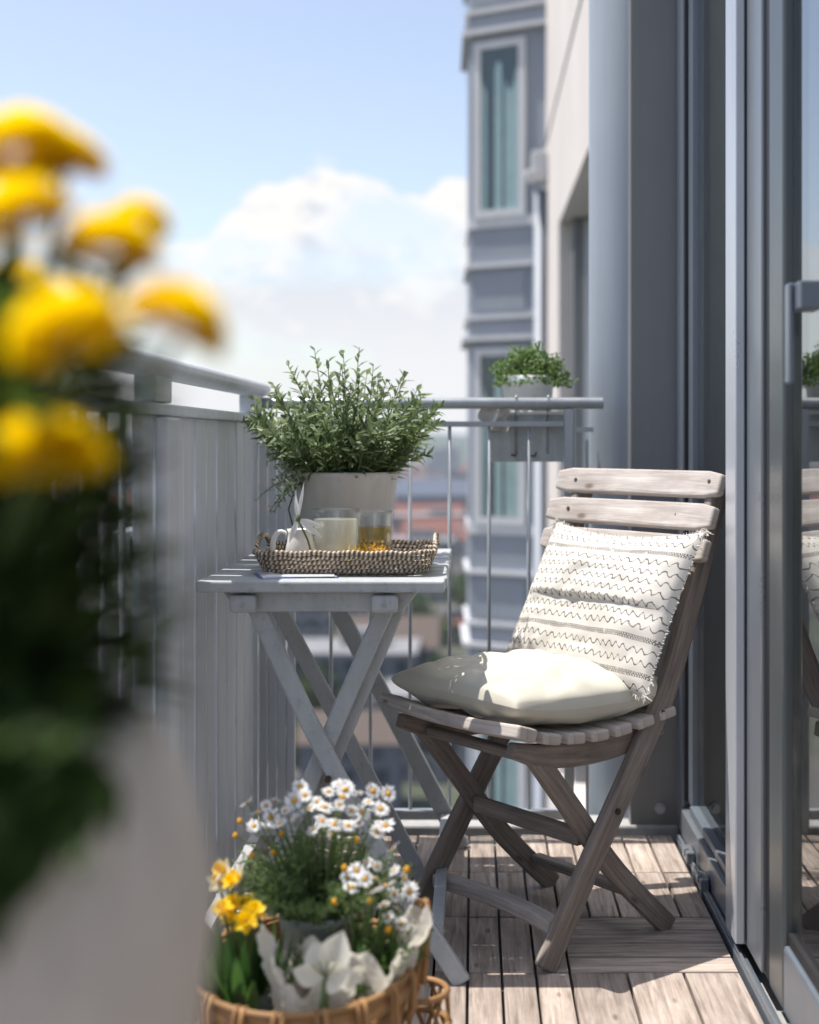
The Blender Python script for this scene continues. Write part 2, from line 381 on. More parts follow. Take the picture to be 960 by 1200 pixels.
# patterned cushion cloth: rows of stitched zigzag lines
def cloth_pattern():
    m, nt, b = new_mat('white cloth with stitched wave rows')
    uv = N(nt, 'ShaderNodeUVMap'); sx = N(nt, 'ShaderNodeSeparateXYZ'); LK(nt, uv.outputs[0], sx.inputs[0])
    nz = N(nt, 'ShaderNodeTexNoise', Scale=6.0, Detail=2.0); LK(nt, uv.outputs[0], nz.inputs['Vector'])
    u = sx.outputs[0]
    v = math_n(nt, 'ADD', sx.outputs[1], math_n(nt, 'MULTIPLY', math_n(nt, 'SUBTRACT', nz.outputs[0], .5), .02))
    rows = math_n(nt, 'MULTIPLY', v, 15.0)
    i = math_n(nt, 'FLOOR', rows); f = math_n(nt, 'SUBTRACT', math_n(nt, 'FRACT', rows), .5)
    wn = N(nt, 'ShaderNodeTexWhiteNoise', noise_dimensions='1D'); LK(nt, i, wn.inputs['W'])
    h = wn.outputs['Value']
    kind = math_n(nt, 'GREATER_THAN', h, .3)               # 1: wide wave, 0: tight double row
    fr = math_n(nt, 'ADD', math_n(nt, 'MULTIPLY', math_n(nt, 'SUBTRACT', 1.0, kind), 60.0), math_n(nt, 'ADD', 15.0, math_n(nt, 'MULTIPLY', h, 9.0)))
    amp = math_n(nt, 'ADD', math_n(nt, 'MULTIPLY', kind, .14), .08)
    nu = N(nt, 'ShaderNodeTexNoise', Scale=14.0, Detail=3.0); LK(nt, uv.outputs[0], nu.inputs['Vector'])
    ph = math_n(nt, 'ADD', math_n(nt, 'MULTIPLY', u, fr), math_n(nt, 'MULTIPLY', nu.outputs[0], 1.0))
    tri = math_n(nt, 'MULTIPLY', math_n(nt, 'SINE', math_n(nt, 'MULTIPLY', ph, 2*math.pi)), .25)
    wave = math_n(nt, 'MULTIPLY', tri, math_n(nt, 'MULTIPLY', amp, 4.0))
    d1 = math_n(nt, 'ABSOLUTE', math_n(nt, 'SUBTRACT', f, wave))
    line = math_n(nt, 'LESS_THAN', d1, math_n(nt, 'ADD', .045, math_n(nt, 'MULTIPLY', nu.outputs[0], .06)))
    g = math_n(nt, 'ABSOLUTE', math_n(nt, 'SUBTRACT', math_n(nt, 'ABSOLUTE', f), .17))
    dots = math_n(nt, 'MULTIPLY', math_n(nt, 'LESS_THAN', g, .06), math_n(nt, 'GREATER_THAN', math_n(nt, 'FRACT', math_n(nt, 'MULTIPLY', ph, 1.5)), .4))
    line = math_n(nt, 'MAXIMUM', line, math_n(nt, 'MULTIPLY', dots, math_n(nt, 'SUBTRACT', 1.0, kind)))
    nb = N(nt, 'ShaderNodeTexNoise', Scale=26.0, Detail=4.0, Roughness=.7); LK(nt, uv.outputs[0], nb.inputs['Vector'])
    mask = ramp(nt, nb.outputs[0], [(.33, (.0, .0, .0)), (.45, (1, 1, 1))])
    fac = math_n(nt, 'MULTIPLY', line, mask.outputs[0])
    fac = math_n(nt, 'MULTIPLY', fac, .88)
    mx = N(nt, 'ShaderNodeMixRGB'); LK(nt, fac, mx.inputs[0])
    mx.inputs[1].default_value = (.62, .595, .55, 1); mx.inputs[2].default_value = (.11, .105, .10, 1)
    LK(nt, mx.outputs[0], b.inputs['Base Color']); b.inputs['Roughness'].default_value = .95; b.inputs['Specular IOR Level'].default_value = .1
    n2 = N(nt, 'ShaderNodeTexNoise', Scale=240.0, Detail=3.0); LK(nt, uv.outputs[0], n2.inputs['Vector'])
    hh = math_n(nt, 'ADD', n2.outputs[0], math_n(nt, 'MULTIPLY', fac, .4))
    bump(nt, b, hh, .5, .0015)
    return m
M['pattern'] = cloth_pattern()

# ---------------------------------------------------------------- camera
cam = bpy.data.cameras.new('camera'); co = bpy.data.objects.new('camera', cam); C.objects.link(co)
co.location = (0, 0, EYE); co.rotation_euler = (R(90), 0, 0)
cam.sensor_width = 36; cam.lens = F/1200*36
cam.shift_x = (480-VPX)/1200; cam.shift_y = (VPY-600)/1200
cam.clip_start = .05; cam.clip_end = 12000
cam.dof.use_dof = True; cam.dof.focus_distance = 2.82; cam.dof.aperture_fstop = 2.2
scene.camera = co

# ---------------------------------------------------------------- light and sky
SUN = Vector((-.98, .18, 0)).normalized(); EL = R(68)
sv = Vector((SUN.x*math.cos(EL), SUN.y*math.cos(EL), math.sin(EL)))
sl = bpy.data.lights.new('sun', 'SUN'); sl.energy = 3.3; sl.angle = R(.53); sl.color = (1, .94, .86)
so = bpy.data.objects.new('sun', sl); C.objects.link(so); so.rotation_euler = sv.to_track_quat('Z', 'Y').to_euler(); so.location = sv*30

w = bpy.data.worlds.new('World'); scene.world = w; w.use_nodes = True
nt = w.node_tree; nt.nodes.clear()
outw = N(nt, 'ShaderNodeOutputWorld')
sky = N(nt, 'ShaderNodeTexSky', sky_type='NISHITA'); sky.sun_disc = False
sky.sun_elevation = EL; sky.sun_rotation = math.atan2(SUN.x, SUN.y) % (2*math.pi)
sky.altitude = 100; sky.air_density = 1.0; sky.dust_density = 1.2; sky.ozone_density = 1.0
bg = N(nt, 'ShaderNodeBackground', Strength=.100); hs = N(nt, 'ShaderNodeHueSaturation', Hue=.506, Saturation=.78); LK(nt, sky.outputs[0], hs.inputs['Color']); LK(nt, hs.outputs[0], bg.inputs[0])
tc = N(nt, 'ShaderNodeTexCoord'); sep = N(nt, 'ShaderNodeSeparateXYZ'); LK(nt, tc.outputs['Generated'], sep.inputs[0])
X_, Y_, Z_ = sep.outputs
az = math_n(nt, 'ARCTAN2', X_, Y_)
el = math_n(nt, 'ARCTAN2', Z_, math_n(nt, 'SQRT', math_n(nt, 'ADD', math_n(nt, 'MULTIPLY', X_, X_), math_n(nt, 'MULTIPLY', Y_, Y_))))
mp = N(nt, 'ShaderNodeMapping'); mp.inputs['Scale'].default_value = (1, 1, 1.7); LK(nt, tc.outputs['Generated'], mp.inputs[0])
nA = N(nt, 'ShaderNodeTexNoise', Scale=17.0, Detail=9.0, Roughness=.58); LK(nt, mp.outputs[0], nA.inputs['Vector'])
nB = N(nt, 'ShaderNodeTexNoise', Scale=7.0, Detail=8.0, Roughness=.6, Distortion=.3); LK(nt, mp.outputs[0], nB.inputs['Vector'])
def smooth(x, a, b):
    n = N(nt, 'ShaderNodeMapRange', interpolation_type='SMOOTHSTEP'); LK(nt, x, n.inputs['Value'])
    n.inputs['From Min'].default_value = a; n.inputs['From Max'].default_value = b; return n.outputs[0]
# top edge of the cloud bank by compass direction (radians of elevation)
azn = N(nt, 'ShaderNodeMapRange'); LK(nt, az, azn.inputs['Value']); azn.inputs['From Min'].default_value = -.40; azn.inputs['From Max'].default_value = .10
tops = [(-.40, .150), (-.25, .140), (-.19, .140), (-.175, .155), (-.15, .178), (-.115, .196), (-.07, .190), (-.052, .172), (-.035, .170), (-.02, .183), (.0, .19), (.10, .15)]
rt = ramp(nt, azn.outputs[0], [((a+.40)/.50, (t*4,)*3) for a, t in tops])
top = math_n(nt, 'MULTIPLY', rt.outputs[0], .25)
nC = N(nt, 'ShaderNodeTexNoise', Scale=46.0, Detail=7.0, Roughness=.6); LK(nt, mp.outputs[0], nC.inputs['Vector'])
top = math_n(nt, 'ADD', top, math_n(nt, 'ADD', math_n(nt, 'MULTIPLY', math_n(nt, 'SUBTRACT', nA.outputs[0], .5), .060), math_n(nt, 'MULTIPLY', math_n(nt, 'SUBTRACT', nC.outputs[0], .5), .030)))
dep = math_n(nt, 'SUBTRACT', top, el)
d1 = smooth(dep, -.001, .0045)
# blue gaps inside the bank
lay = math_n(nt, 'SUBTRACT', 1.0, math_n(nt, 'ABSOLUTE', math_n(nt, 'DIVIDE', math_n(nt, 'SUBTRACT', math_n(nt, 'ADD', el, math_n(nt, 'MULTIPLY', math_n(nt, 'SUBTRACT', nA.outputs[0], .5), .05)), .118), .022)), clamp=True)
gap = math_n(nt, 'MAXIMUM', smooth(nB.outputs[0], .48, .62), math_n(nt, 'MULTIPLY', smooth(lay, .1, .8), smooth(nA.outputs[0], .62, .42)))
mid = math_n(nt, 'SUBTRACT', 1.0, math_n(nt, 'MULTIPLY', gap, .62))
low = smooth(el, .085, .02)                       # the bank thickens to white haze near the horizon
body = math_n(nt, 'MAXIMUM', mid, low)
dens = math_n(nt, 'MULTIPLY', d1, body, clamp=True)
hi = math_n(nt, 'MULTIPLY', smooth(nB.outputs[0], .62, .8), .35)   # thin scattered cloud higher up
dens = math_n(nt, 'MAXIMUM', dens, hi)
up = smooth(Z_, -.02, .0)
dens = math_n(nt, 'MULTIPLY', dens, up)
shade = ramp(nt, math_n(nt, 'ADD', math_n(nt, 'SUBTRACT', math_n(nt, 'MULTIPLY', math_n(nt, 'ADD', nA.outputs[0], nC.outputs[0]), .5), math_n(nt, 'MULTIPLY', dep, 1.6)), .06), [(.41, (.74, .78, .86)), (.50, (1.0, .985, .97))])
thin = smooth(el, .035, .15)
cmx = N(nt, 'ShaderNodeMixRGB'); LK(nt, thin, cmx.inputs[0]); cmx.inputs[1].default_value = (.90, .91, .935, 1); LK(nt, shade.outputs[0], cmx.inputs[2])
bgc = N(nt, 'ShaderNodeBackground', Strength=.51); LK(nt, cmx.outputs[0], bgc.inputs[0])
mxs = N(nt, 'ShaderNodeMixShader'); LK(nt, dens, mxs.inputs[0]); LK(nt, bg.outputs[0], mxs.inputs[1]); LK(nt, bgc.outputs[0], mxs.inputs[2])
LK(nt, mxs.outputs[0], outw.inputs['Surface'])

# ---------------------------------------------------------------- deck and balcony edge
END = 3.58; RX = -.545; DX = .505
mb = MB(); mb.span((-.66, -1.2, -.20), (DX+.06, END+.14, -.035))
struct(mb.build('balcony_slab', M['concrete']))
mb = MB(); T = .32; g = .005
rows = [(-.9+.3*0, 0)]
ys = [END - .02 - .305*k for k in range(16)]
for r in range(15):
    y1, y0 = ys[r], ys[r+1]
    for c in range(4):
        x1 = DX - .004 - T*c; x0 = x1 - T
        if x0 < RX: x0 = RX + .004
        if x1 - x0 < .04: continue
        horiz = (r == 2 and c == 0) or (r == 4 and c in (2,)) or (r > 4 and (r+c) % 3 == 0)
        k = 4 if horiz else 5
        if r == 3 and c == 0: k = 3
        if horiz:
            for j in range(k):
                a = y0 + (y1-y0)*j/k + g/2; b = y0 + (y1-y0)*(j+1)/k - g/2
                h = rnd.uniform(-.0012, .0012)
                mb.uoff += 10*rnd.randint(0, 5); mb.span((x0+g/2, a, -.024+h), (x1-g/2, b, h))
        else:
            kk = max(1, round((x1-x0)/(T/k)))
            for j in range(kk):
                a = x0 + (x1-x0)*j/kk + g/2; b = x0 + (x1-x0)*(j+1)/kk - g/2
                h = rnd.uniform(-.0012, .0012)
                mb.uoff += 10*rnd.randint(0, 5); mb.span((a, y0+g/2, -.024+h), (b, y1-g/2, h))
struct(mb.build('deck', M['deck'], bevel=.0022))
mb = MB(); mb.span((RX-.05, END+.02, -.035), (DX+.04, END+.13, .012))
struct(mb.build('kerb', M['concrete'], bevel=.006))

# side railing: upright boards, posts and a flat handrail
t = thing('board_railing', 'blue grey side railing of upright boards with a flat handrail on blocks', 'railing', (RX, 1.5, 0))
y = END - .012
k = 0
while y > 2.36:
    b = MB(); wd = .099 + rnd.uniform(-.002, .002)
    b.span((RX-.014, y-wd, .03), (RX+rnd.uniform(-.0015, .0015), y, 1.042)); b.build('board', M['rail'], t, bevel=.003)
    y -= wd + .0175; k += 1
b = MB(); b.span((RX-.030, -.95, 1.042), (RX+.012, END+.0, 1.062)); b.build('top_rail', M['rail'], t, bevel=.003)
y = 2.22  # unseen stretch, made of open bars so sun reaches the basket
while y > -.9:
    b = MB(); b.tube([(RX-.008, y, .06), (RX-.008, y, 1.042)], .006, 8); b.build('bar', M['rail'], t, smooth=True); y -= .115
b = MB(); b.span((RX-.025, -.95, .035), (RX+.008, 2.30, .06)); b.build('lower_rail', M['rail'], t, bevel=.003)
b = MB(); b.span((RX-.045, 2.30, .10), (RX-.0165, END-.02, .15)); b.build('lower_rail', M['rail'], t, bevel=.003)
b = MB(); b.span((RX-.045, 2.30, .80), (RX-.0165, END-.02, .85)); b.build('lower_rail', M['rail'], t, bevel=.003)
b = MB(); b.tube([(RX-.01, -.95, 1.128), (RX-.01, END+.04, 1.128)], .034, 14, squash=.62); b.build('handrail', M['rail'], t, smooth=True)
for yy in (END-.13, 2.38, 1.2, .1):
    b = MB(); b.span((RX-.030, yy, 1.064), (RX+.008, yy+.13, 1.112)); b.build('rail_block', M['rail'], t, bevel=.004)
for yy in (2.40, .2):
    b = MB(); b.span((RX+.002, yy, -.03), (RX+.026, yy+.085, 1.038)); b.build('post', M['rail'], t, bevel=.004)

# end railing
t = thing('bar_railing', 'grey steel end railing of thin upright bars behind the table and chair', 'railing', (0, END, 0))
XR = (707-VPX)/F*END
b = MB(); b.tube([(RX+.0, END, 1.092), (XR, END, 1.092)], .0145, 16); b.build('handrail', M['rail_steel'], t, smooth=True, bevel=.002)
zr = 1 + (VPY-497)/F*END
XP = (661-VPX)/F*END
b = MB(); b.span((RX+.01, END-.008, zr-.007), (XP, END+.008, zr+.007)); b.build('upper_rail', M['rail_steel'], t, bevel=.002)
b = MB(); b.span((RX+.01, END-.012, .035), (XP, END+.012, .06)); b.build('bottom_rail', M['rail_steel'], t, bevel=.003)
x = (527-VPX)/F*END
xs = [x + .1005*k for k in range(-4, 3)]
for xx in xs:
    b = MB(); b.tube([(xx, END, .06), (xx, END, zr-.007)], .0046, 10); b.build('baluster', M['rail_steel'], t, smooth=True)
b = MB(); b.span((XP, END-.012, -.03), (XP+.025, END+.012, 1.078)); b.build('post', M['rail_steel'], t, bevel=.003)
b = MB(); b.span((XP+.026, END-.003, zr-.02), (XP+.075, END+.003, zr-.008)); b.build('wall_bracket', M['rail_steel'], t)
b = MB(); b.span((XP+.055, END-.005, .03), (XP+.063, END+.005, 1.0)); b.build('baluster', M['rail_steel'], t)
# a narrow screen of boards in the corner
t = thing('corner_screen', 'narrow screen of slim pale boards in the railing corner behind the table', 'screen', (RX+.06, END-.03, 0))
for k in range(4):
    b = MB(); x0 = RX + .004 + .0235*k; b.span((x0, END-.032, .035), (x0+.0205, END-.02, 1.036)); b.build('board', M['rail'], t, bevel=.002)
b = MB(); b.span((RX+.004, END-.0195, .95), (RX+.096, END-.0095, .99)); b.build('cross_rail', M['rail'], t)

# ---------------------------------------------------------------- right hand side: column, panel, glazing
b = MB(); b.lathe([(.112, -6), (.112, 9)], (.422, END+.20, 0), 64)
tag(b.build('round_column', M['column'], smooth=False), 'round pale grey column behind the chair, lit on its left side', 'column')
bpy.data.objects['round_column'].data.polygons.foreach_set('use_smooth', [len(p.vertices) == 4 for p in bpy.data.objects['round_column'].data.polygons])
t = thing('end_wall_panel', 'flat dark grey metal wall panel between the column and the glazing', 'wall panel', (.47, END+.06, 0))
b = MB(); b.span((.402, END+.03, -.03), (.532, END+.12, 3.2)); b.build('panel', M['panel'], t, bevel=.003)
b = MB(); b.span((.520, END+.005, -.03), (.531, END+.029, 3.2)); b.build('edge_trim', M['door'], t, bevel=.002)
for zz in (.055,):
    b = MB(); b.tube([(.478, END+.03, zz), (.478, END+.022, zz)], .014, 14); b.tube([(.478, END+.022, zz), (.478, END+.012, zz)], .009, 6); b.build('bolt', M['rail_steel'], t)

# fixed glazing (far)
t = thing('fixed_window', 'tall fixed glass pane with grey frame behind the chair', 'window', (.54, 3.2, 0))
xf = .522
b = MB(); b.span((xf, 3.515, .012), (.575, END, 2.55)); b.build('frame_post', M['door'], t, bevel=.003)
b = MB(); b.span((xf+.004, 3.50, .10), (.56, 3.513, 2.5)); b.build('gasket', M['gasket'], t)
b = MB(); b.span((xf+.012, 3.44, .10), (.56, 3.498, 2.5)); b.build('inner_frame', M['door'], t, bevel=.002)
b = MB(); b.span((xf-.006, 2.80, .012), (.575, 3.513, .082)); b.build('bottom_rail', M['door_light'], t, bevel=.004)
b = MB(); b.span((xf+.006, 2.80, .084), (.57, 3.44, .105)); b.build('glazing_bead', M['door'], t, bevel=.003)
b = MB(); b.span((xf-.006, 2.80, 2.51), (.575, 3.513, 2.57)); b.build('top_rail', M['door'], t, bevel=.004)
b = MB(); b.span((.548, 2.78, .105), (.554, 3.44, 2.51)); b.build('pane', M['glass'], t)
b = MB(); b.span((xf+.012, 2.90, .107), (.543, 2.945, 2.50)); b.build('inner_frame', M['door'], t, bevel=.002)
for k, yy in enumerate((3.30, 3.10)):
    b = MB(); b.box((xf-.018, yy, .028), (.02, .07, .028)); b.box((xf-.025, yy, .036), (.012, .03, .02)); b.build('roller_clip', M['door_light'], t, bevel=.004)

# sliding door (near)
t = thing('sliding_door', 'blue grey framed sliding glass door with a lever handle at the right edge', 'door', (.53, 1.9, 0))
b = MB(); b.span((.500, 2.69, .035), (.5185, 2.795, 2.52)); b.build('leading_stile', M['door_sunlit'], t, bevel=.003)
b = MB(); b.span((.519, 2.70, .03), (.57, 2.775, 2.52)); b.build('jamb', M['door'], t, bevel=.003)
b = MB(); b.span((.522, 2.555, .03), (.56, 2.695, 2.52)); b.build('door_stile', M['door_light'], t, bevel=.004)
b = MB(); b.span((.530, 2.50, .03), (.555, 2.552, 2.50)); b.build('gasket', M['gasket'], t)
b = MB(); b.span((.524, 2.385, .03), (.56, 2.498, 2.50)); b.build('door_stile', M['door_dark'], t, bevel=.006)
b = MB(); b.span((.524, .9, .03), (.56, 2.383, .145)); b.build('bottom_rail', M['door'], t, bevel=.006)
b = MB(); b.span((.532, .9, .147), (.555, 2.383, .165)); b.build('gasket', M['gasket'], t)
b = MB(); b.span((.524, .9, 2.42), (.56, 2.383, 2.50)); b.build('top_rail', M['door'], t, bevel=.006)
b = MB(); b.span((.541, .9, .165), (.547, 2.383, 2.42)); b.build('pane', M['glass'], t)
h = MB(); h.span((.487, 2.10, 1.195), (.524, 2.165, 1.238)); 
hd = h.build('handle_mount', M['door'], t, bevel=.003)
h = MB(); h.span((.478, 2.135, 1.085), (.4865, 2.165, 1.238)); h.build('handle_grip', M['door'], hd, bevel=.003)
b = MB(); b.span((.528, 2.02, 1.0), (.5405, 2.13, 1.04)); b.build('grey_plate', M['door'], t, bevel=.003)  # small flat blue grey plate below the handle
t = thing('door_sill', 'low blue grey aluminium door track along the right edge of the deck', 'door sill', (.52, 2.0, 0))
b = MB(); b.span((DX, .5, -.03), (.524, 3.52, .010)); b.build('track', M['door'], t, bevel=.003)
b = MB(); b.span((DX+.001, .5, .0102), (DX+.007, 3.50, .020)); b.build('rib', M['door_light'], t, bevel=.001)
# wall above the doors, room behind
t = thing('dim_room', 'dim grey room with a curtain seen through the glass door', 'room', (2, 2, 0))
b = MB(); b.span((.60, .2, -.06), (4.0, 5.2, -.001)); b.build('room_floor', M['room'], t)
b = MB(); b.span((.60, 5.2, -.06), (4.0, 5.3, 2.7)); b.build('room_wall', M['room'], t)
b = MB(); b.span((4.0, .2, -.06), (4.1, 5.3, 2.7)); b.build('room_wall', M['room'], t)
b = MB(); b.span((.60, .1, -.06), (4.1, .2, 2.7)); b.build('room_wall', M['room'], t)
b = MB(); b.span((.60, 3.6, -.06), (.68, 5.2, 2.7)); b.build('room_wall', M['room'], t)
b = MB(); b.span((.60, .1, 2.7), (4.1, 5.3, 2.8)); b.build('room_ceiling', M['room'], t)
b = MB(); n = 60
for (ya, yb) in ((2.90, 3.59),):
    base = len(b.v)
    for i in range(n+1):
        yy = ya + (yb-ya)*i/n; xx = .60 + .016*math.sin(i*1.05) + .008*math.sin(i*.37)
        b.v += [Vector((xx, yy, .06)), Vector((xx, yy, 2.6))]
    for i in range(n): b.face((base+2*i, base+2*i+2, base+2*i+3, base+2*i+1))
b.build('curtain', M['curtain'], t, smooth=True, solid=.003)
b = MB(); b.span((.50, -1.2, 2.58), (.60, END+.1, 7.0)); tag(b.build('lintel_wall', M['stucco']), 'stucco wall above the balcony doors', 'wall')

# ---------------------------------------------------------------- neighbouring tower wing
t = thing('tower_wing', 'apartment tower wing with pale stucco wall and blue grey bay window stack beyond the balcony', 'building', (.6, 8, -45))
XW = .56; Y0, Y1 = END+.14, 12.6; ZB, ZT = -45.0, 7.0
b = MB()
b.span((XW, Y0, ZB), (4.2, 6.0, ZT)); b.span((XW, 9.24, ZB), (4.2, Y1, ZT))
b.span((XW, 6.0, 2.42), (4.2, 9.24, ZT)); b.span((XW, 6.0, ZB), (4.2, 9.24, -1.2))
b.build('stucco_wall', M['stucco'], t)
b = MB(); b.span((XW-.004, Y0+.2, 3.27), (XW+.002, 10.9, 3.30)); b.build('cable', M['steel'], t)
fr = MB(); fr.span((XW+.22, 6.0, -1.2), (XW+.27, 9.24, 2.42)); wn_ = fr.build('recessed_window', M['bay'], t)
b = MB(); b.span((XW+.16, 6.25, -.9), (XW+.2, 7.5, 2.2)); b.build('pane', M['glass_bay'], wn_)
b = MB(); b.span((XW+.15, 7.6, -1.0), (XW+.215, 7.7, 2.4)); b.span((XW+.15, 8.95, -1.0), (XW+.215, 9.05, 2.4)); b.build('window_frame', M['bay_light'], wn_)
b = MB(); b.span((XW+.08, 9.0, -1.2), (XW+.218, 9.238, 2.418)); b.build('reveal', M['panel'], t)
P = [Vector((XW, 10.90, 0)), Vector((.44, 10.96, 0)), Vector((-.03, 11.22, 0)), Vector((-.055, 12.2, 0)), Vector((XW, 12.45, 0))]
def prism(b, pts, z0, z1):
    n = len(pts); k = len(b.v)
    b.v += [Vector((p.x, p.y, z0)) for p in pts] + [Vector((p.x, p.y, z1)) for p in pts]
    for i in range(n):
        j = (i+1) % n; b.face((k+j, k+i, k+n+i, k+n+j))
    b.face(list(range(k, k+n))); b.face([k+n+i for i in range(n)][::-1])
def grown(d):
    c = Vector((XW, 11.7, 0)); out = []
    for p in P:
        q = p.copy()
        if p.x < XW - .01:
            q += (p - c).normalized() * d
        else: q.y += d * (1 if p.y > 11.5 else -1)
        out.append(q)
    return out
body = MB(); prism(body, P, ZB, ZT); body.build('bay_body', M['bay'], t)
dB = (P[1]-P[2]).normalized(); nB_ = Vector((dB.y, -dB.x, 0))
if nB_.y > 0: nB_ = -nB_
LB = (P[1]-P[2]).length
def onB(a, out, z): q = P[2] + dB*a + nB_*out; return Vector((q.x, q.y, z))
def barB(b, a0, a1, z0, z1, o0, o1):
    k = len(b.v); pts = [(a0, o0), (a1, o0), (a1, o1), (a0, o1)]
    b.v += [onB(a, o, z0) for a, o in pts] + [onB(a, o, z1) for a, o in pts]
    for f in ((0,1,2,3), (7,6,5,4), (0,4,5,1), (1,5,6,2), (2,6,7,3), (3,7,4,0)): b.face([k+i for i in f])
for s_ in range(-5, 2):
    z = 1.78 + 2.42*s_
    for dz, g_, h_ in ((0, .075, .035), (.17, .045, .03), (.575, .045, .03)):
        b = MB(); prism(b, grown(g_), z+dz, z+dz+h_); b.build('ledge', M['bay_light'], t)
    b = MB(); prism(b, grown(.02), z-1.53, z-1.45); b.build('window_sill', M['bay_light'], t)
    # window on the camera facing facet
    wf = MB(); a0, a1 = .05, LB-.03; z0, z1 = z-1.45, z-.06
    barB(wf, a0, a0+.06, z0, z1, .003, .03); barB(wf, a1-.06, a1, z0, z1, .003, .03)
    barB(wf, a0+.06, a1-.06, z0, z0+.06, .003, .03); barB(wf, a0+.06, a1-.06, z1-.06, z1, .003, .03)
    wf = wf.build('bay_window', M['bay_light'], t)
    b = MB(); barB(b, a0+.055, a1-.055, z0+.055, z1-.055, .0015, .0035); b.build('dim_backing', M['dim_sheet'], wf)  # dark backing sheet, the dimness behind the curtain painted on
    b = MB(); barB(b, a0+.06, a1-.06, z0+.06, z1-.06, .012, .018); b.build('pane', M['glass_bay'], wf)
    b = MB(); n = 26; k = len(b.v)
    for i in range(n+1):
        a = a0+.065 + (a1-a0-.13)*i/n
        gapc = .55 < i/n < .68
        o = .006 + .003*math.sin(i*1.9)
        b.v += [onB(a, o, z0+.065), onB(a, o, z1-.28 - .12*math.sin(i*.4))]
    for i in range(n):
        if 3 <= i <= 8 or 14 <= i <= 15: continue
        b.face((k+2*i, k+2*i+2, k+2*i+3, k+2*i+1))
    b.build('curtain', M['curtain_bay'], wf)
    b = MB(); barB(b, .04, LB-.04, z+.24, z+.54, .003, .012); b.build('spandrel_panel', M['bay'], t)
b = MB(); b.span((XW-.12, 10.62, 2.95), (XW-.003, 10.80, 3.18)); b.tube([(XW-.13, 10.7, 3.0), (XW-.13, 10.6, 2.98)], .05, 12); b.build('wall_lamp', M['bay_light'], t, bevel=.01)
b = MB(); b.tube([(XW-.05, 10.75, ZB), (XW-.05, 10.75, 2.9)], .05, 12); b.build('downpipe', M['bay'], t, smooth=True)

# ---------------------------------------------------------------- folding table
TF, TB = 2.625, 3.44; TL, TR_ = -.517, -.052; TZ = .735
t = thing('folding_table', 'pale grey wooden folding table with slatted top and crossed legs', 'table', ((TL+TR_)/2, (TF+TB)/2, 0))
n = 11; pit = (TB-TF)/n
for k in range(n):
    b = MB(); y0 = TF + pit*k
    zt = TZ + rnd.uniform(-.001, .001)
    b.span((TL+rnd.uniform(-.002,.002), y0, TZ-.021), (TR_+rnd.uniform(-.002,.002), y0+pit-.013, zt)); b.build('top_slat', M['table'], t, bevel=.004)
# aprons front and back
for yy in (TF+.035, TB-.06):
    b = MB(); k0 = len(b.v)
    x0, x1 = TL+.042, TR_-.052
    b.v += [Vector(p) for p in ((x0, yy, TZ-.022), (x1, yy, TZ-.022), (x1-.03, yy, TZ-.061), (x0+.03, yy, TZ-.061),
                                (x0, yy+.022, TZ-.022), (x1, yy+.022, TZ-.022), (x1-.03, yy+.022, TZ-.061), (x0+.03, yy+.022, TZ-.061))]
    for f in ((0,1,2,3), (7,6,5,4), (0,4,5,1), (1,5,6,2), (2,6,7,3), (3,7,4,0)): b.face([k0+i for i in f])
    b.build('apron', M['table'], t, bevel=.004)
for xx in (TL+.085, TR_-.115):
    b = MB(); b.box((xx, TF+.02, TZ-.043), (.05, .03, .034)); b.build('hinge_block', M['table'], t, bevel=.007)
    b = MB(); b.tube([(xx, TF+.006, TZ-.045), (xx, TF+.0035, TZ-.045)], .005, 10); b.build('bolt', M['rail_steel'], t)
    b = MB(); b.span((xx-.012, TF+.058, TZ-.046), (xx+.012, TB-.062, TZ-.0225)); b.build('side_rail', M['table'], t, bevel=.003)
# crossed legs: each pair swings about one bolt
def leg(pts, w, th):
    b = MB(); b.sweep(pts, w, th, side=(1, 0, .0)); b.build('leg', M['table'], t, bevel=.004, bseg=2)
def plank(p0, p1, w, th, curve=0.0, n=9):
    """a leg in the plane facing the camera, thickness along y, gently bowed"""
    p0, p1 = Vector(p0), Vector(p1); d = (p1-p0).normalized(); sd = Vector((d.z, 0, -d.x))
    pts = [p0.lerp(p1, i/n) + sd*curve*math.sin(math.pi*i/n) for i in range(n+1)]
    b = MB(); b.sweep(pts, w, th, up=(0, 1, 0)); b.build('leg', M['table'], t, bevel=.004)
zt = TZ-.03
plank((TL+.09, TF+.072, zt), (-.020, TF-.035, 0), .034, .022, .022)
plank((TL+.05, TF+.46, zt), (-.10, TF+.50, .0), .034, .02, .0)
plank((TL+.135, TB-.07, zt), (-.028, TB+.015, 0), .040, .022, .0)
plank((TR_-.105, TF+.10, zt), (-.462, TF-.005, 0), .034, .022, .0)
plank((TR_-.082, TF+.128, zt), (-.432, TF+.05, 0), .030, .020, .0)
plank((TR_-.105, TB-.12, zt), (-.47, TB-.05, 0), .034, .022, .0)
for (xx, zz) in ((-.272, .365),):
    b = MB(); b.tube([(xx, TF+.0, zz), (xx, TF+.09, zz)], .006, 10); b.build('pivot_bolt', M['steel'], t)
for (xx, zz) in ((-.068, .075), (-.412, .075)):
    b = MB(); b.span((xx-.012, TF-.012, zz-.014), (xx+.012, TB-.01, zz+.014)); b.build('stretcher', M['table'], t, bevel=.003)

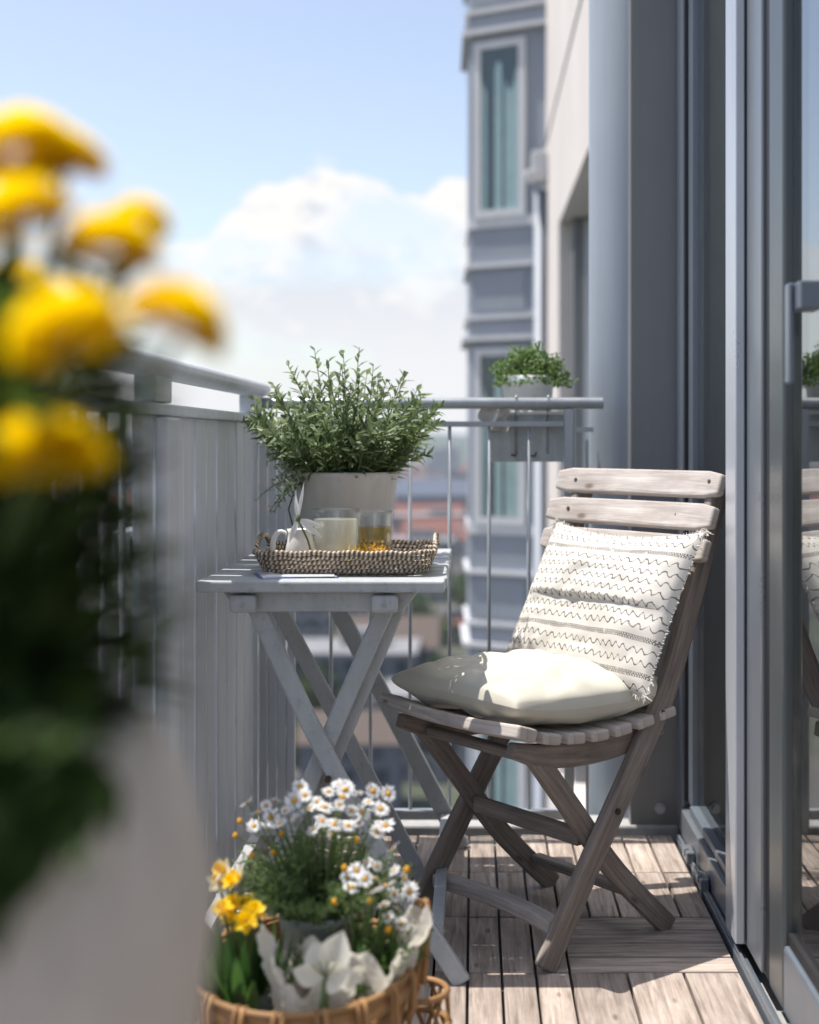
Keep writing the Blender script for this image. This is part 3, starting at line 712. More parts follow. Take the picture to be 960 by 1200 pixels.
# ---------------------------------------------------------------- tray and the things on it
def roundrect(cx, cy, a, b_, r, n=14):
    pts = []
    for qx, qy, s0 in ((1, 1, 0), (-1, 1, 90), (-1, -1, 180), (1, -1, 270)):
        for i in range(n):
            an = R(s0 + 90*i/(n-1)); pts.append((cx+qx*(a-r)+r*math.cos(an), cy+qy*(b_-r)+r*math.sin(an)))
    return pts
def resample(pts, step):
    out = []; n = len(pts)
    for i in range(n):
        p, q = Vector(pts[i]), Vector(pts[(i+1) % n]); L = (q-p).length; k = max(1, int(L/step))
        for j in range(k): out.append(p.lerp(q, j/k))
    return out
TX, TY = -.252, 2.86
t = thing('woven_tray', 'oblong grey brown seagrass tray with loop handles on the table', 'tray', (TX, TY, TZ+.002))
for k in range(5):
    q = k/4; a, d = .160+.016*q, .128+.016*q
    base = resample(roundrect(TX, TY, a, d, .045), .0031)
    pts = []; rad = []
    for i, p in enumerate(base):
        z = TZ+.010+.0088*k
        e = max(0, 1-((p.y-TY)/.085)**2) if abs(p.x-TX) > a-.03 else 0
        if k == 4: z += .026*math.sqrt(e)
        z += .0012*math.sin(p.x*90+k)
        tw = math.sin(i*2.1+k*1.3)
        pts.append((p.x, p.y, z)); rad.append(.0048*(1+.22*tw))
    b = MB(); b.tube(pts, rad, 7, closed=True); b.build('rim' if k == 4 else 'woven_side', M['seagrass'], t, smooth=True)
b = MB()
for k in range(26):
    yy = TY-.122+.0098*k; e = .155 - max(0, abs(yy-TY)-.085)*.9
    nn = int(2*e/.0045)
    b.tube([(TX-e+2*e*i/nn, yy, TZ+.0075) for i in range(nn+1)], [.0052*(1+.2*math.sin(i*1.6+k*2)) for i in range(nn+1)], 6)
b.build('woven_floor', M['seagrass'], t, smooth=True)
FZ = TZ+.0135
def vessel(nm, label, cat, c, r, h, liquid, lh, handle=None, rb=None, spout=False):
    c = Vector(c); rb = rb or r*.95
    t = thing(nm, label, cat, c)
    b = MB(); prof = [(0, 0), (rb*.96, 0), (rb, .003), ((r+rb)/2, h*.5), (r, h*.96), (r+.0012, h), (r-.0012, h+.0008), (r-.0028, h*.96), ((r+rb)/2-.0028, h*.5), (rb-.003, .006), (0, .006)]
    b.lathe(prof, c, 48); b.build('glass', M['cup_glass'], t, smooth=True)
    if liquid:
        b = MB(); rr = lambda z: rb + (r-rb)*z/h - .0034
        b.lathe([(0, .0066), (rr(.0066), .0066), (rr(lh*.5), lh*.5), (rr(lh), lh), (0, lh)], c, 40); b.build('drink', liquid, t, smooth=False)
    if handle is not None:
        d = Vector((math.cos(handle), math.sin(handle), 0)); b = MB()
        b.tube([c + d*(r-.002+x*.031) + Vector((0,0,z*h)) for x, z in ((0,.88),(.5,.93),(.9,.84),(1.02,.62),(.9,.38),(.5,.24),(0,.2))], [.0045,.005,.0052,.0052,.005,.0048,.0042], 10)
        b.build('handle', M['cup_glass'], t, smooth=True, sub=1)
    return t
jug = vessel('glass_mug', 'wide clear glass mug of cloudy white drink on the tray', 'mug', (-.283, 2.90, FZ), .049, .108, M['milk'], .088, handle=R(-15))
jar = vessel('glass_jar', 'small clear glass of amber tea with yellow blossoms on the tray', 'glass', (-.200, 2.845, FZ), .037, .106, M['tea'], .076, rb=.036)
b = MB()
for k in range(90):
    a = rnd.uniform(0, 2*math.pi); q = math.sqrt(rnd.random())*.026
    p = Vector((-.200+q*math.cos(a), 2.845+q*math.sin(a), FZ+.008+rnd.random()**1.6*.03))
    b.leaf(p, rdir()+Vector((0,0,.3)), rdir(), .016, .005, .2)
b.build('blossoms', M['yellow'], jar)
# loose yellow blossom heads between the glasses
b = MB()
for k in range(110):
    p = Vector((-.240+rnd.gauss(0, .010), 2.815+rnd.gauss(0, .012), FZ+.002+abs(rnd.gauss(0, .010))))
    b.leaf(p, rdir()+Vector((0,0,.8)), rdir(), .015, .004, .25)
tag(b.build('yellow_blossom', M['yellow']), 'small heap of loose yellow blossom between the two glasses', 'blossom')
# creamer with loop
c = Vector((-.352, 2.86, FZ))
t = thing('white_creamer', 'small white china creamer with an open loop handle at the left of the tray', 'creamer', c)
b = MB(); b.lathe([(0,0), (.022,0), (.027,.006), (.031,.028), (.026,.05), (.024,.062), (.027,.07), (.025,.07), (.022,.06), (.028,.03), (.02,.006), (0,.006)], c, 40, sx=1); b.build('body', M['ceramic'], t, smooth=True)
b = MB(); b.tube([c+Vector((-.026-.030*x, -.004, z)) for x, z in ((0,.058),(.35,.067),(.75,.062),(1,.044),(.98,.022),(.85,.004))], [.005,.0055,.006,.0065,.0065,.006], 10); b.build('loop_handle', M['ceramic'], t, smooth=True, sub=1)
# sprig of white leaves
t = thing('white_lily_sprig', 'sprig of slender white petals and green bud leaning against the mug', 'flower', (-.345, 2.80, FZ))
b = MB(); base = Vector((-.318, 2.80, FZ+.01)); kn = Vector((-.350, 2.81, FZ+.092))
b.tube([base, base.lerp(kn, .5)+Vector((.004,0,0)), kn], .002, 6); b.build('stem', M['stem'], t)
b = MB()
for d, L, W in (((-.12, 0, 1), .05, .009), ((.15, -.1, 1), .075, .007), ((.75, -.2, -.55), .06, .013), ((.9, 0, -.25), .05, .012), ((-.35,-.2,-.9), .05, .012)):
    b.leaf(kn, d, (0,-1,.2), L, W, .15, .3, 6)
b.build('petals', M['white_petal'], t, smooth=True)
b = MB(); b.lathe([(0,-.006), (.004,-.003), (.005,.002), (.0025,.008), (0,.011)], kn, 10); b.build('bud', M['stem'], t, smooth=True)
# napkins under the tray
t = thing('folded_napkin', 'folded white paper napkin with blue edge under the tray corner', 'napkin', (-.36, 2.735, TZ+.001))
b = MB()
b.box((-.345, 2.745, TZ+.0018), (.14, .12, .0016), R(14)); b.build('sheet', M['napkin'], t)
b = MB(); b.box((-.335, 2.735, TZ+.0040), (.13, .11, .0016), R(4)); b.build('sheet', M['napkin'], t)
b = MB(); b.box((-.3463, 2.7395, TZ+.0005), (.15, .128, .0008), R(14)); b.build('blue_edge', M['napkin_blue'], t)

# ---------------------------------------------------------------- herb pot on the table
def sprig(lf, st, p0, p1, bend, leaves, L, W, start=.25, updir=.9):
    """a stem from p0 to p1 with paired leaves that shorten to the tip"""
    p0, p1 = Vector(p0), Vector(p1); n = 7
    mid = (p0+p1)/2 + bend
    pts = [p0*(1-q)**2 + mid*2*q*(1-q) + p1*q*q for q in [i/n for i in range(n+1)]]
    st.tube(pts, [.0022*(1-.65*i/n) for i in range(n+1)], 5)
    a0 = rnd.uniform(0, 6.28)
    for k in range(leaves):
        q = start + (1-start)*(k+.5)/leaves
        p = p0*(1-q)**2 + mid*2*q*(1-q) + p1*q*q
        tg = ((mid-p0)*(1-q) + (p1-mid)*q).normalized()
        a = a0 + k*2.4
        u = tg.orthogonal().normalized(); v = tg.cross(u)
        rad = u*math.cos(a) + v*math.sin(a)
        d = (rad + tg*(updir*rnd.uniform(.6, 1.4))).normalized()
        l = L*rnd.uniform(.75, 1.15)*(1-.45*max(0, q-.6)/.4)
        lf.leaf(p, d, tg*1.0 - rad*.3, l, W*rnd.uniform(.8, 1.2), rnd.uniform(-.05, .3), .3, 4)
PX, PY, PR = -.288, 3.18, .120
pz = TZ+.002
t = thing('potted_herb', 'large bushy grey green herb in an off white bucket pot on the table', 'potted plant', (PX, PY, pz))
b = MB(); b.lathe([(0,0), (.088,0), (.092,.004), (PR-.004,.178), (PR,.182), (PR,.19), (PR-.005,.191), (PR-.007,.18), (PR-.012,.15), (0,.15)], (PX, PY, pz), 56); pot = b.build('pot', M['pot_white'], t, smooth=True)
b = MB(); b.lathe([(0,.150), (PR-.02,.150), (PR-.022,.160), (0,.166)], (PX, PY, pz), 30, wob=.1); b.build('soil', M['soil'], t, smooth=True)
lf, st, pl = MB(), MB(), MB()
top = Vector((PX, PY, pz+.165))
for k in range(150):
    a = rnd.uniform(0, 2*math.pi); q = math.sqrt(rnd.random())
    p0 = top + Vector((q*.085*math.cos(a), q*.085*math.sin(a), -.01))
    th = q*R(54)*rnd.uniform(.7, 1.1)
    Lh = rnd.uniform(.74, 1.0)*(.35 - .10*q)
    if rnd.random() < .35: Lh *= .6
    d = Vector((math.sin(th)*math.cos(a), math.sin(th)*math.sin(a), math.cos(th)))
    p1 = p0 + d*Lh*Vector((1,1,1)).x
    p1.x = min(p1.x, PX+.215); 
    sprig(lf, st, p0, p1, Vector((rnd.gauss(0,.012), rnd.gauss(0,.012), .03*q)), rnd.randint(18, 28), .040, .0098, .12)
for k in range(30):
    a = rnd.uniform(R(120), R(235)); 
    p0 = top + Vector((.09*math.cos(a), .09*math.sin(a), -.0))
    p1 = p0 + Vector((math.cos(a)*rnd.uniform(.06,.12), math.sin(a)*.09, rnd.uniform(-.075, .14)))
    sprig(pl, st, p0, p1, Vector((0,0,.045)), rnd.randint(12, 20), .022, .011, .15, .4)
lf.build('foliage', M['herb'], t); pl.build('pale_foliage', M['herb_pale'], t); st.build('stems', M['stem'], t)
b = MB(); b.tube([Vector((PX-.10, PY-.075, pz+.17)), Vector((PX-.118, PY-.09, pz+.11)), Vector((PX-.104, PY-.10, pz+.06))], .0016, 6); b.build('wire_handle', M['steel'], t)

# ---------------------------------------------------------------- folding chair
CO = Vector((.146, 2.9145, 0)); FW = Vector((-.785, -.62, 0)).normalized(); WD = Vector((FW.y, -FW.x, 0))
if WD.y < 0: WD = -WD
t = thing('folding_chair', 'weathered wooden folding chair with slatted back facing the table', 'chair', CO)
def cp(a, w_, z): return CO + FW*a + WD*w_ + Vector((0,0,z))
UPW = WD
def limb(nm, prof, w_, wd, th, mat='chair_shaded', bev=.005):
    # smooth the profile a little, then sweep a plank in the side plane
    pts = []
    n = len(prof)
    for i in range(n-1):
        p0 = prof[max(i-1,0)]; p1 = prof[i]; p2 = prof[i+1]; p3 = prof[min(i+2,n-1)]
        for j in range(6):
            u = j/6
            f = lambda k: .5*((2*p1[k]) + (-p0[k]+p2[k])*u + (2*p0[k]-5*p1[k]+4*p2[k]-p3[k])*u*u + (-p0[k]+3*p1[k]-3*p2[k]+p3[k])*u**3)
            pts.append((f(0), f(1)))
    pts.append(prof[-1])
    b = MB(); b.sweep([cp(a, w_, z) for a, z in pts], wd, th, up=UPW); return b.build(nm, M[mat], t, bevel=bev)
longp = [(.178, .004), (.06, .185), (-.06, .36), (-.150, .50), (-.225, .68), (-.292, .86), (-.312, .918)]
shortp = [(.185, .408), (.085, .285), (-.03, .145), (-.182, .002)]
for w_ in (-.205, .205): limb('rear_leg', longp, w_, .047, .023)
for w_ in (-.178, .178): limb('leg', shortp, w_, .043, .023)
# seat: two curved side rails and slats that dip in the middle
def seatz(a): return .447 - .022*math.sin(math.pi*min(1, max(0, (a+.15)/.40))) + .012*max(0, (a-.18)/.08)
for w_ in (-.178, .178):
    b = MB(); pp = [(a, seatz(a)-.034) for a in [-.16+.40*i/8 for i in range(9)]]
    b.sweep([cp(a, w_, z) for a, z in pp], [.030,.040,.046,.048,.048,.048,.046,.040,.028], .024, up=UPW); b.build('seat_rail', M['chair_shaded'], t, bevel=.004)
na = 7
for k in range(na):
    a = .232 - .062*k; wd = .056 if k == 0 else .046
    b = MB(); z = seatz(a)
    nseg = 8; pts = []
    for i in range(nseg+1):
        w_ = -.222 + .444*i/nseg
        pts.append(cp(a + (.018*(1-((i/nseg-.5)*2)**2) if k == 0 else 0), w_, z + .004*((i/nseg-.5)*2)**2))
    sl = (seatz(a+.02)-seatz(a-.02))/.04
    upv = Vector((0,0,1)) - FW*sl
    b.sweep(pts, wd, .021 if k else .026, up=upv); b.build('seat_slat', M['chair'], t, bevel=.006, bseg=3)
# back slats
def backpt(z):
    for (a0, z0), (a1, z1) in zip(longp, longp[1:]):
        if z0 <= z <= z1: return a0 + (a1-a0)*(z-z0)/(z1-z0)
    return longp[-1][0]
for k, z in enumerate((.905, .838, .772)):
    a = backpt(z) + .026; tilt = Vector((0,0,1)) - FW*.37
    nrm = (FW + Vector((0,0,.37))).normalized()
    b = MB(); hh = .027
    prof = []
    L0, L1 = -.238, (.268 if k != 1 else .276)
    n = 12; pts = []; ws = []
    for i in range(n+1):
        u = i/n; w_ = L0 + (L1-L0)*u
        e = abs(u-.5)*2
        pts.append(cp(a - .012*(1-e*e), w_, z)); ws.append(.058*(1 - .0*e) if 0 < i < n else .044)
    b.sweep(pts, ws, .021, up=nrm); o = b.build('back_slat', M['chair'], t, bevel=.006, bseg=3)
    for w_ in (-.205, -.13, .205):
        if w_ == -.13 and k > 2: continue
        s = MB(); c0 = cp(a - .004*(abs(w_) > .2) - .009*(abs(w_) < .2), w_, z + rnd.uniform(-.006, .006)) 
        s.tube([c0 + nrm*.004, c0 + nrm*.0115], .0042, 10); s.build('screw', M['steel'], o)
for w_ in (-.217, .217):
    s = MB(); c0 = cp(-.0, w_, .275); s.tube([c0 - WD*.004, c0 + WD*.004], .006, 10); s.build('pivot_bolt', M['steel'], t)
    s = MB(); c0 = cp(-.125, w_, .452); s.tube([c0 - WD*.004, c0 + WD*.004], .006, 10); s.build('pivot_bolt', M['steel'], t)
def cross(nm, a, z, w0, w1, bow=0.0, wd=.032, th=.02, upv=(0,0,1), mat='chair'):
    n = 8; b = MB()
    b.sweep([cp(a + bow*(1-((i/n-.5)*2)**2), w0+(w1-w0)*i/n, z) for i in range(n+1)], wd, th, up=upv); b.build(nm, M[mat], t, bevel=.006)
cross('stretcher', .135, .070, -.19, .19, -.02, .034, .030)
cross('stretcher', -.118, .075, -.165, .165, .0, .030, .020, mat='chair_shaded')
cross('stretcher', .05, .222, -.165, .165, .0, .036, .019, FW, mat='chair_shaded')
cross('stretcher', .17, .392, -.165, .165, 0, .03, .02, mat='chair_shaded')

# ---------------------------------------------------------------- cushions
def pillow(nm, mat, cen, ux, uy, un, W, H, T, label, flat=0.0, seed=0, n=72, pinch=.05, sag=None, parent=None, wr=.006, corner=0.0, pw=3.2, ee=.48):
    """a stuffed square cushion: ux, uy span it, un is its thickness direction"""
    me_v = []; b = MB(); ux, uy, un = Vector(ux).normalized(), Vector(uy).normalized(), Vector(un).normalized()
    cen = Vector(cen)
    def P(u, v, side):
        ex = 1 - pinch*(1-v*v) ; ey = 1 - pinch*(1-u*u)
        cr_ = 1 - corner*(u*u*v*v)**1.5; x = u*W/2*ex*cr_; y = v*H/2*ey*cr_
        h = T/2 * ((1-abs(u)**pw)*(1-abs(v)**pw))**ee * (1 - .12*(u*u+v*v))
        e = max(abs(u), abs(v))
        nz = mnoise.noise(Vector((u*2.3+seed, v*2.3, side*3.1))) * wr*1.4
        # radiating creases towards edges and corners
        an = math.atan2(v, u)
        cr = math.sin(an*13 + 3*mnoise.noise(Vector((u*2, v*2, seed)))) * wr*.6 * e**3 * (1-e**12)
        cr += math.sqrt(mnoise.noise(Vector((u*4.2+seed*2, v*4.2, side*1.7)))**2+.004) * wr * (1-e**10) * 1.0
        h = h + (nz + cr - wr*.3) * (1-e**8)
        if side < 0: h *= (1-flat)
        p = cen + ux*x + uy*y + un*(h*side)
        if sag: p = sag(p, u, v)
        return p
    for side in (1, -1):
        k = len(b.v)
        for j in range(n+1):
            for i in range(n+1): b.v.append(P(-1+2*i/n, -1+2*j/n, side))
        for j in range(n):
            for i in range(n):
                q = k + j*(n+1)+i
                f = (q, q+1, q+n+2, q+n+1)
                uvs = [(i/n, j/n), ((i+1)/n, j/n), ((i+1)/n, (j+1)/n), (i/n, (j+1)/n)]
                if side < 0: f = f[::-1]; uvs = uvs[::-1]
                b.face(f, uvs)
    return b, P
sc = CO + FW*.038 + Vector((0,0,.494))
def sag1(p, u, v):
    return p + Vector((0,0,-.006*(1-v*v) + .012*max(0, v)**2 - .004*u*u))
b, P1 = pillow('seat_cushion', None, sc, WD, FW, (0,0,1),   .43, .44, .135, '', .22, 1.3, sag=sag1, wr=.0095, n=110, pinch=.03, corner=.06, pw=3.3, ee=.37)
t2 = thing('seat_cushion', 'plain ivory cushion lying flat on the chair seat', 'cushion', CO + Vector((0,0,.45)))
b.build('cover', M['cushion'], t2, smooth=True)
# patterned cushion leaning on the back
bot = CO + FW*-.060 + WD*-.028 + Vector((0,0,.502)); topc = CO + FW*-.205 + WD*-.040 + Vector((0,0,.800))
uy = (topc-bot).normalized(); un = WD.cross(uy).normalized()
if un.dot(FW) < 0: un = -un
ux = -WD
def sag2(p, u, v):
    return p + un*(-.012*(1-u*u)*(v<0)) + Vector((0,0,-.018*(1-u*u)*max(0, v)**2))
H = (topc-bot).length
b, P2 = pillow('patterned_cushion', None, (bot+topc)/2 + un*.012, ux, uy, un, .445, H+.02, .11, '', .3, 5.1, pinch=.035, sag=sag2, wr=.007)
t3 = thing('patterned_cushion', 'white cushion with rows of stitched dark wavy lines leaning on the chair back', 'cushion', bot)
b.build('cover', M['pattern'], t3, smooth=True)
for (u0, v0, m_) in ((-1, 1, 22), (1, 1, 20), (1, -1, 12), (-1, -1, 12)):
    b = MB()
    for k in range(m_*2):
        s_ = rnd.random()**2*.22
        u, v = (u0, v0*(1-s_)) if rnd.random() < .5 else (u0*(1-s_), v0)
        p = P2(u, v, 1); d = (ux*u0*rnd.uniform(.2,1) + uy*v0*rnd.uniform(-.4,1) + rdir()*.5).normalized()
        q = p + d*rnd.uniform(.008, .02); b.tube([p, p.lerp(q, .5)+rdir()*.002, q+Vector((0,0,-.004))], [.0011,.0010,.0005], 4)
    b.build('tassel', M['pattern'], t3)
b = MB()
for e in range(4):
    for k in range(70):
        s_ = -1 + 2*(k+rnd.random())/70
        u, v = ((s_, 1), (1, s_), (s_, -1), (-1, s_))[e]
        p = P2(u, v, 1); d = ((uy, ux, -uy, -ux)[e] + rdir()*.6).normalized()
        b.tube([p - d*.002, p + d*rnd.uniform(.003, .008)], [.0011, .0004], 4)
b.build('fringe', M['pattern'], t3)

# ---------------------------------------------------------------- railing planter beyond the end rail
y0, y1 = END+.035, END+.185
s_ = F/(END+.05)
X0, X1 = (570-VPX)/s_, (664-VPX)/s_
t = thing('railing_planter', 'dull grey metal planter box hooked outside the end railing', 'planter', ((X0+X1)/2, (y0+y1)/2, .94))
zb, zt_ = 1-(541-VPY)/s_, 1-(487-VPY)/s_
b = MB(); b.span((X0+.012, y0, zb), (X1, y0+.004, zt_)); b.span((X0+.012, y1-.004, zb), (X1, y1, zt_)); b.span((X0+.0125, y0+.0042, zb), (X0+.016, y1-.0042, zt_)); b.span((X1-.004, y0+.0042, zb), (X1-.0005, y1-.0042, zt_)); b.span((X0+.017, y0+.0045, zb+.001), (X1-.005, y1-.0045, zb+.006))
b.build('box', M['zinc'], t)
b = MB(); b.span((X0-.01, y0-.006, zt_+.001), (X1+.004, y0+.008, zt_+.012)); b.span((X0-.01, y1-.008, zt_+.001), (X1+.004, y1+.006, zt_+.012)); b.build('lip', M['enamel'], t, bevel=.003)
for xx in (X0+.075, X1-.05):
    b = MB(); b.tube([(xx, y0-.004, zb+.02), (xx, y0-.004, zt_+.03), (xx, END+.016, 1.112), (xx, END-.002, 1.112), (xx, END-.017, 1.105)], .0024, 6); b.build('hook', M['rail_steel'], t, smooth=True)
for xx, zz in ((X0+.07, zb+.018), (X0+.12, zb+.016), (X1-.06, zt_-.02)):
    b = MB(); b.tube([(xx-.006, y0-.003, zz), (xx+.004, y0-.004, zz-.002), (xx+.008, y0-.003, zz+.008)], .0022, 6); b.build('clip', M['steel'], t)
b = MB(); b.span((X1-.075, y0-.004, zt_+.014), (X1-.01, y0+.03, zt_+.034)); tag(b.build('white_plant_tag', M['enamel'], bevel=.002), 'small white block lying on the planter rim near the post', 'block')
zs = zb+.006
c = Vector(((620-VPX)/s_*1.0, (y0+y1)/2, zs))
t = thing('potted_bush', 'round bushy small leaved green plant in a white pot sitting in the railing planter', 'potted plant', c)
hz = 1.165 - zs
b = MB(); b.lathe([(0,0), (.046,0), (.050,.004), (.066,hz-.03), (.071,hz-.028), (.073,hz), (.069,hz+.001), (.067,hz-.01), (0,hz-.012)], c, 44); b.build('pot', M['enamel'], t, smooth=True)
b = MB(); b.lathe([(.066, hz-.0115), (0, hz-.006)], c, 24); b.build('soil', M['soil'], t)
lf, st = MB(), MB()
ct = c + Vector((.0, 0, hz-.012))
for k in range(3600):
    d = rdir(); d.z = abs(d.z)*1.1 - .28; q = rnd.random()**.38
    lump = 1 + .30*mnoise.noise(d*2.6+Vector((4,1,0))) + .16*mnoise.noise(d*6)
    p = ct + Vector((d.x*.100, d.y*.080, d.z*.096))*q*lump + Vector((.006,0,.010))
    if p.z < ct.z-.012 and rnd.random() < .6: continue
    lf.leaf(p, d*.7+rdir()*.7, d+rdir()*.5, rnd.uniform(.007,.012), rnd.uniform(.006,.009), .25, .2, 3)
for k in range(60):
    d = rdir(); d.z = abs(d.z); st.tube([ct + Vector((d.x*.04, d.y*.04, -.01)), ct + Vector((d.x*.085, d.y*.07, d.z*.075))], [.0016,.0008], 4)
lf.build('foliage', M['bush'], t); st.build('stems', M['woody'], t)
# rag tied at the planter's left end
b = MB(); n, m_ = 22, 12; k0 = 0
for j in range(m_+1):
    for i in range(n+1):
        u, v = i/n, j/m_
        p = Vector((X0+.005+.050*u+.006*math.sin(v*9+u*7), y0-.010-.010*math.sin(u*11+v*4)*(.4+v), zt_+.045-.085*v-.03*u*(1-v)+.010*mnoise.noise(Vector((u*4, v*4, 2)))))
        p.x += -.022*math.sin(v*3.1)*(1-u); b.v.append(p)
for j in range(m_):
    for i in range(n):
        q = j*(n+1)+i; b.face((q, q+1, q+n+2, q+n+1))
tag(b.build('white_rag', M['rag'], smooth=True, solid=.003), 'crumpled pale rag hanging over the left end of the railing planter', 'cloth')

# ---------------------------------------------------------------- basket of spring flowers
BX, BY, BZ = -.246, 2.06, .234
t = thing('rattan_basket', 'oval brown rattan basket with flat cane rim full of spring flowers', 'basket', (BX, BY, 0))
def ell(a, z, rx, ry): return Vector((BX+rx*math.cos(a), BY+ry*math.sin(a), z))
def rz(z): return .66 + .34*(z/BZ)
RXB, RYB = .157, .200
na_ = 72
b = MB(); b.lathe([(.10,0), (.104,0), (.108,.012), (0,.012)], (BX, BY, 0), 40, 1.08, 1.32); b.build('base', M['cane'], t, smooth=True)
for k, (zc, hh, off) in enumerate(((BZ-.013, .028, 0), (BZ-.045, .022, .001))):
    b = MB(); pts = [ell(2*math.pi*i/na_, zc + .0015*math.sin(i*.9+k), RXB*rz(zc)+off, RYB*rz(zc)+off) for i in range(na_)]
    b2 = MB(); k0 = len(b2.v)
    o = 10.0
    for i, p in enumerate(pts):
        d = Vector((math.cos(2*math.pi*i/na_), math.sin(2*math.pi*i/na_), 0))
        for (dx, dz) in ((-.004, hh/2), (.003, hh/2), (.0055, 0), (.003, -hh/2), (-.004, -hh/2)): b2.v.append(p + d*dx + Vector((0,0,dz)))
    for i in range(na_):
        j = (i+1) % na_
        for q in range(5):
            q2 = (q+1) % 5
            b2.face((k0+i*5+q, k0+j*5+q, k0+j*5+q2, k0+i*5+q2), [(o+i*.016, q*.012), (o+(i+1)*.016, q*.012), (o+(i+1)*.016, q*.012+.012), (o+i*.016, q*.012+.012)])
    b2.build('rim', M['cane'], t, smooth=False, bevel=.001)
b = MB(); b.tube([ell(2*math.pi*i/na_, BZ+.004, RXB*1.005, RYB*1.005) for i in range(na_)], .0048, 8, closed=True); b.build('rim_cord', M['cane'], t, smooth=True)
for k in range(18):
    a = 2*math.pi*(k+.3)/18; b = MB()
    for s_ in (-.006, .006):
        tg_ = Vector((-RXB*math.sin(a), RYB*math.cos(a), 0)).normalized(); d = Vector((math.cos(a), math.sin(a), 0))
        c0 = ell(a, BZ-.014, RXB, RYB) + tg_*s_
        b.tube([c0+d*-.007+Vector((0,0,.019)), c0+d*.003+Vector((0,0,.0235)), c0+d*.0085+Vector((0,0,.010)), c0+d*.0085+Vector((0,0,-.03)), c0+d*.001+Vector((0,0,-.047)), c0+d*-.008+Vector((0,0,-.04))], .0036, 6)
    b.build('binding', M['cane'], t, smooth=True)
for k in range(54):
    a = 2*math.pi*k/54; b = MB()
    b.tube([ell(a + .05*math.sin(k)*0, z, RXB*rz(z)*(1-.0), RYB*rz(z)) for z in (.004, .06, .12, BZ-.02)], .0032, 6); b.build('spoke', M['cane'], t, smooth=True)
for zz in (.05, .10, .135):
    b = MB(); b.tube([ell(2*math.pi*i/108, zz, RXB*rz(zz)+.004*math.cos(i*math.pi), RYB*rz(zz)+.004*math.cos(i*math.pi)) for i in range(108)], .003, 6, closed=True); b.build('woven_ring', M['cane'], t, smooth=True)
for a in (R(12), R(186)):
    tg_ = Vector((-math.sin(a), math.cos(a), 0)); d = Vector((math.cos(a), math.sin(a), 0)); c0 = ell(a, BZ, RXB, RYB)
    for o_ in (0, .010):
        b = MB(); b.tube([c0 + tg_*.045*math.cos(q) + d*(o_+.012*math.sin(q)) + Vector((0,0,-.03+.105*math.sin(q))) for q in [math.pi*i/14 for i in range(15)]], .0052, 8); b.build('handle', M['cane'], t, smooth=True)

def daisy_proto(nm, pet, npet, L, W, cone, label):
    o = MB()
    for k in range(npet):
        a = 2*math.pi*k/npet + rnd.uniform(-.08,.08); d = Vector((math.cos(a), math.sin(a), rnd.uniform(-.1,.25)))
        o.leaf(d*.0035, d, (0,0,1), L*rnd.uniform(.9,1.1), W, rnd.uniform(.0,.3), .2, 5, .6)
    return o
def put_flowers(root, spots, pet_mat, L, W, npet, disc_r, disc_mat=None, nm='flower'):
    """flower heads facing d at each spot; one mesh shared by all"""
    o = daisy_proto(nm, pet_mat, npet, L, W, 0, ''); b = MB(); b.lathe([(0,-.001), (disc_r,0), (disc_r*.8, disc_r*.5), (0, disc_r*.75)], (0,0,0), 14)
    inv = root.matrix_basis.inverted(); first = None
    for p, d, s_ in spots:
        d = Vector(d).normalized()
        m = inv @ Matrix.Translation(p) @ d.to_track_quat('Z', 'Y').to_matrix().to_4x4() @ Matrix.Rotation(rnd.uniform(0,6.28), 4, 'Z') @ Matrix.Scale(s_, 4)
        if first is None:
            f = o.build(nm, pet_mat, None, base=False); f.parent = root; f.matrix_basis = m
            c_ = b.build('flower_centre', disc_mat or M['disc'], None, smooth=True, base=False); c_.parent = f
            first = f
        else: copy_part(first, root, m)
# daisies in a zinc pot in the middle of the basket
c = Vector((-.232, 2.10, .155))
t = thing('potted_daisies', 'tall white daisies in a dull zinc pot at the back of the basket', 'potted plant', c)
b = MB(); b.lathe([(0,0), (.040,0), (.043,.003), (.056,.130), (.0585,.132), (.0585,.145), (.055,.146), (.053,.13), (0,.128)], c, 40); b.build('pot', M['zinc'], t, smooth=True)
b = MB(); b.lathe([(.052,.131), (.03,.136), (0,.138)], c, 24); b.build('soil', M['soil'], t)
lf, st = MB(), MB(); spots = []
tp = c + Vector((0,0,.135))
for k in range(150):
    a = rnd.uniform(0, 6.283); q = math.sqrt(rnd.random())
    p0 = tp + Vector((q*.045*math.cos(a), q*.045*math.sin(a), 0))
    th = q*R(66); d = Vector((math.sin(th)*math.cos(a), math.sin(th)*math.sin(a), math.cos(th)))
    p1 = p0 + d*rnd.uniform(.06, .135)
    sprig(lf, st, p0, p1, Vector((0,0,.02)), rnd.randint(18, 28), .016, .0042, .1, .6)
for (px, py, dd) in ((290,940,0), (323,938,.02), (303,952,-.02), (357,932,0), (345,958,-.02), (362,948,.02), (385,928,.03), (405,925,.0), (398,943,-.03), (420,930,.03), (432,940,.0), (412,950,.0), (377,962,-.02), (380,946,.01), (392,966,-.03), (455,930,.05), (452,968,.03), (460,995,.0), (420,965,.0), (408,968,-.02), (368,972,-.01), (345,938,.03), (328,965,-.02), (437,927,.04), (425,952,.03), (335,950,.05), (318,958,.04), (352,922,.04), (372,940,.06), (446,948,.0), (398,920,.05), (312,944,.02), (442,975,.0), (390,978,.05), (298,968,.03)):
    p = atp(px, py, 2.10+dd); 
    p0 = tp + Vector(((p.x-tp.x)*.3, (p.y-tp.y)*.3, 0)); mid = Vector((0,0,.03))
    sprig(lf, st, p0, p, mid, 14, .012, .0035, .2, .7)
    spots.append((p, Vector(((p.x-tp.x)*2.5+rnd.gauss(0,.45), -.35+rnd.gauss(0,.5), .8)), rnd.uniform(.68, 1.2)))
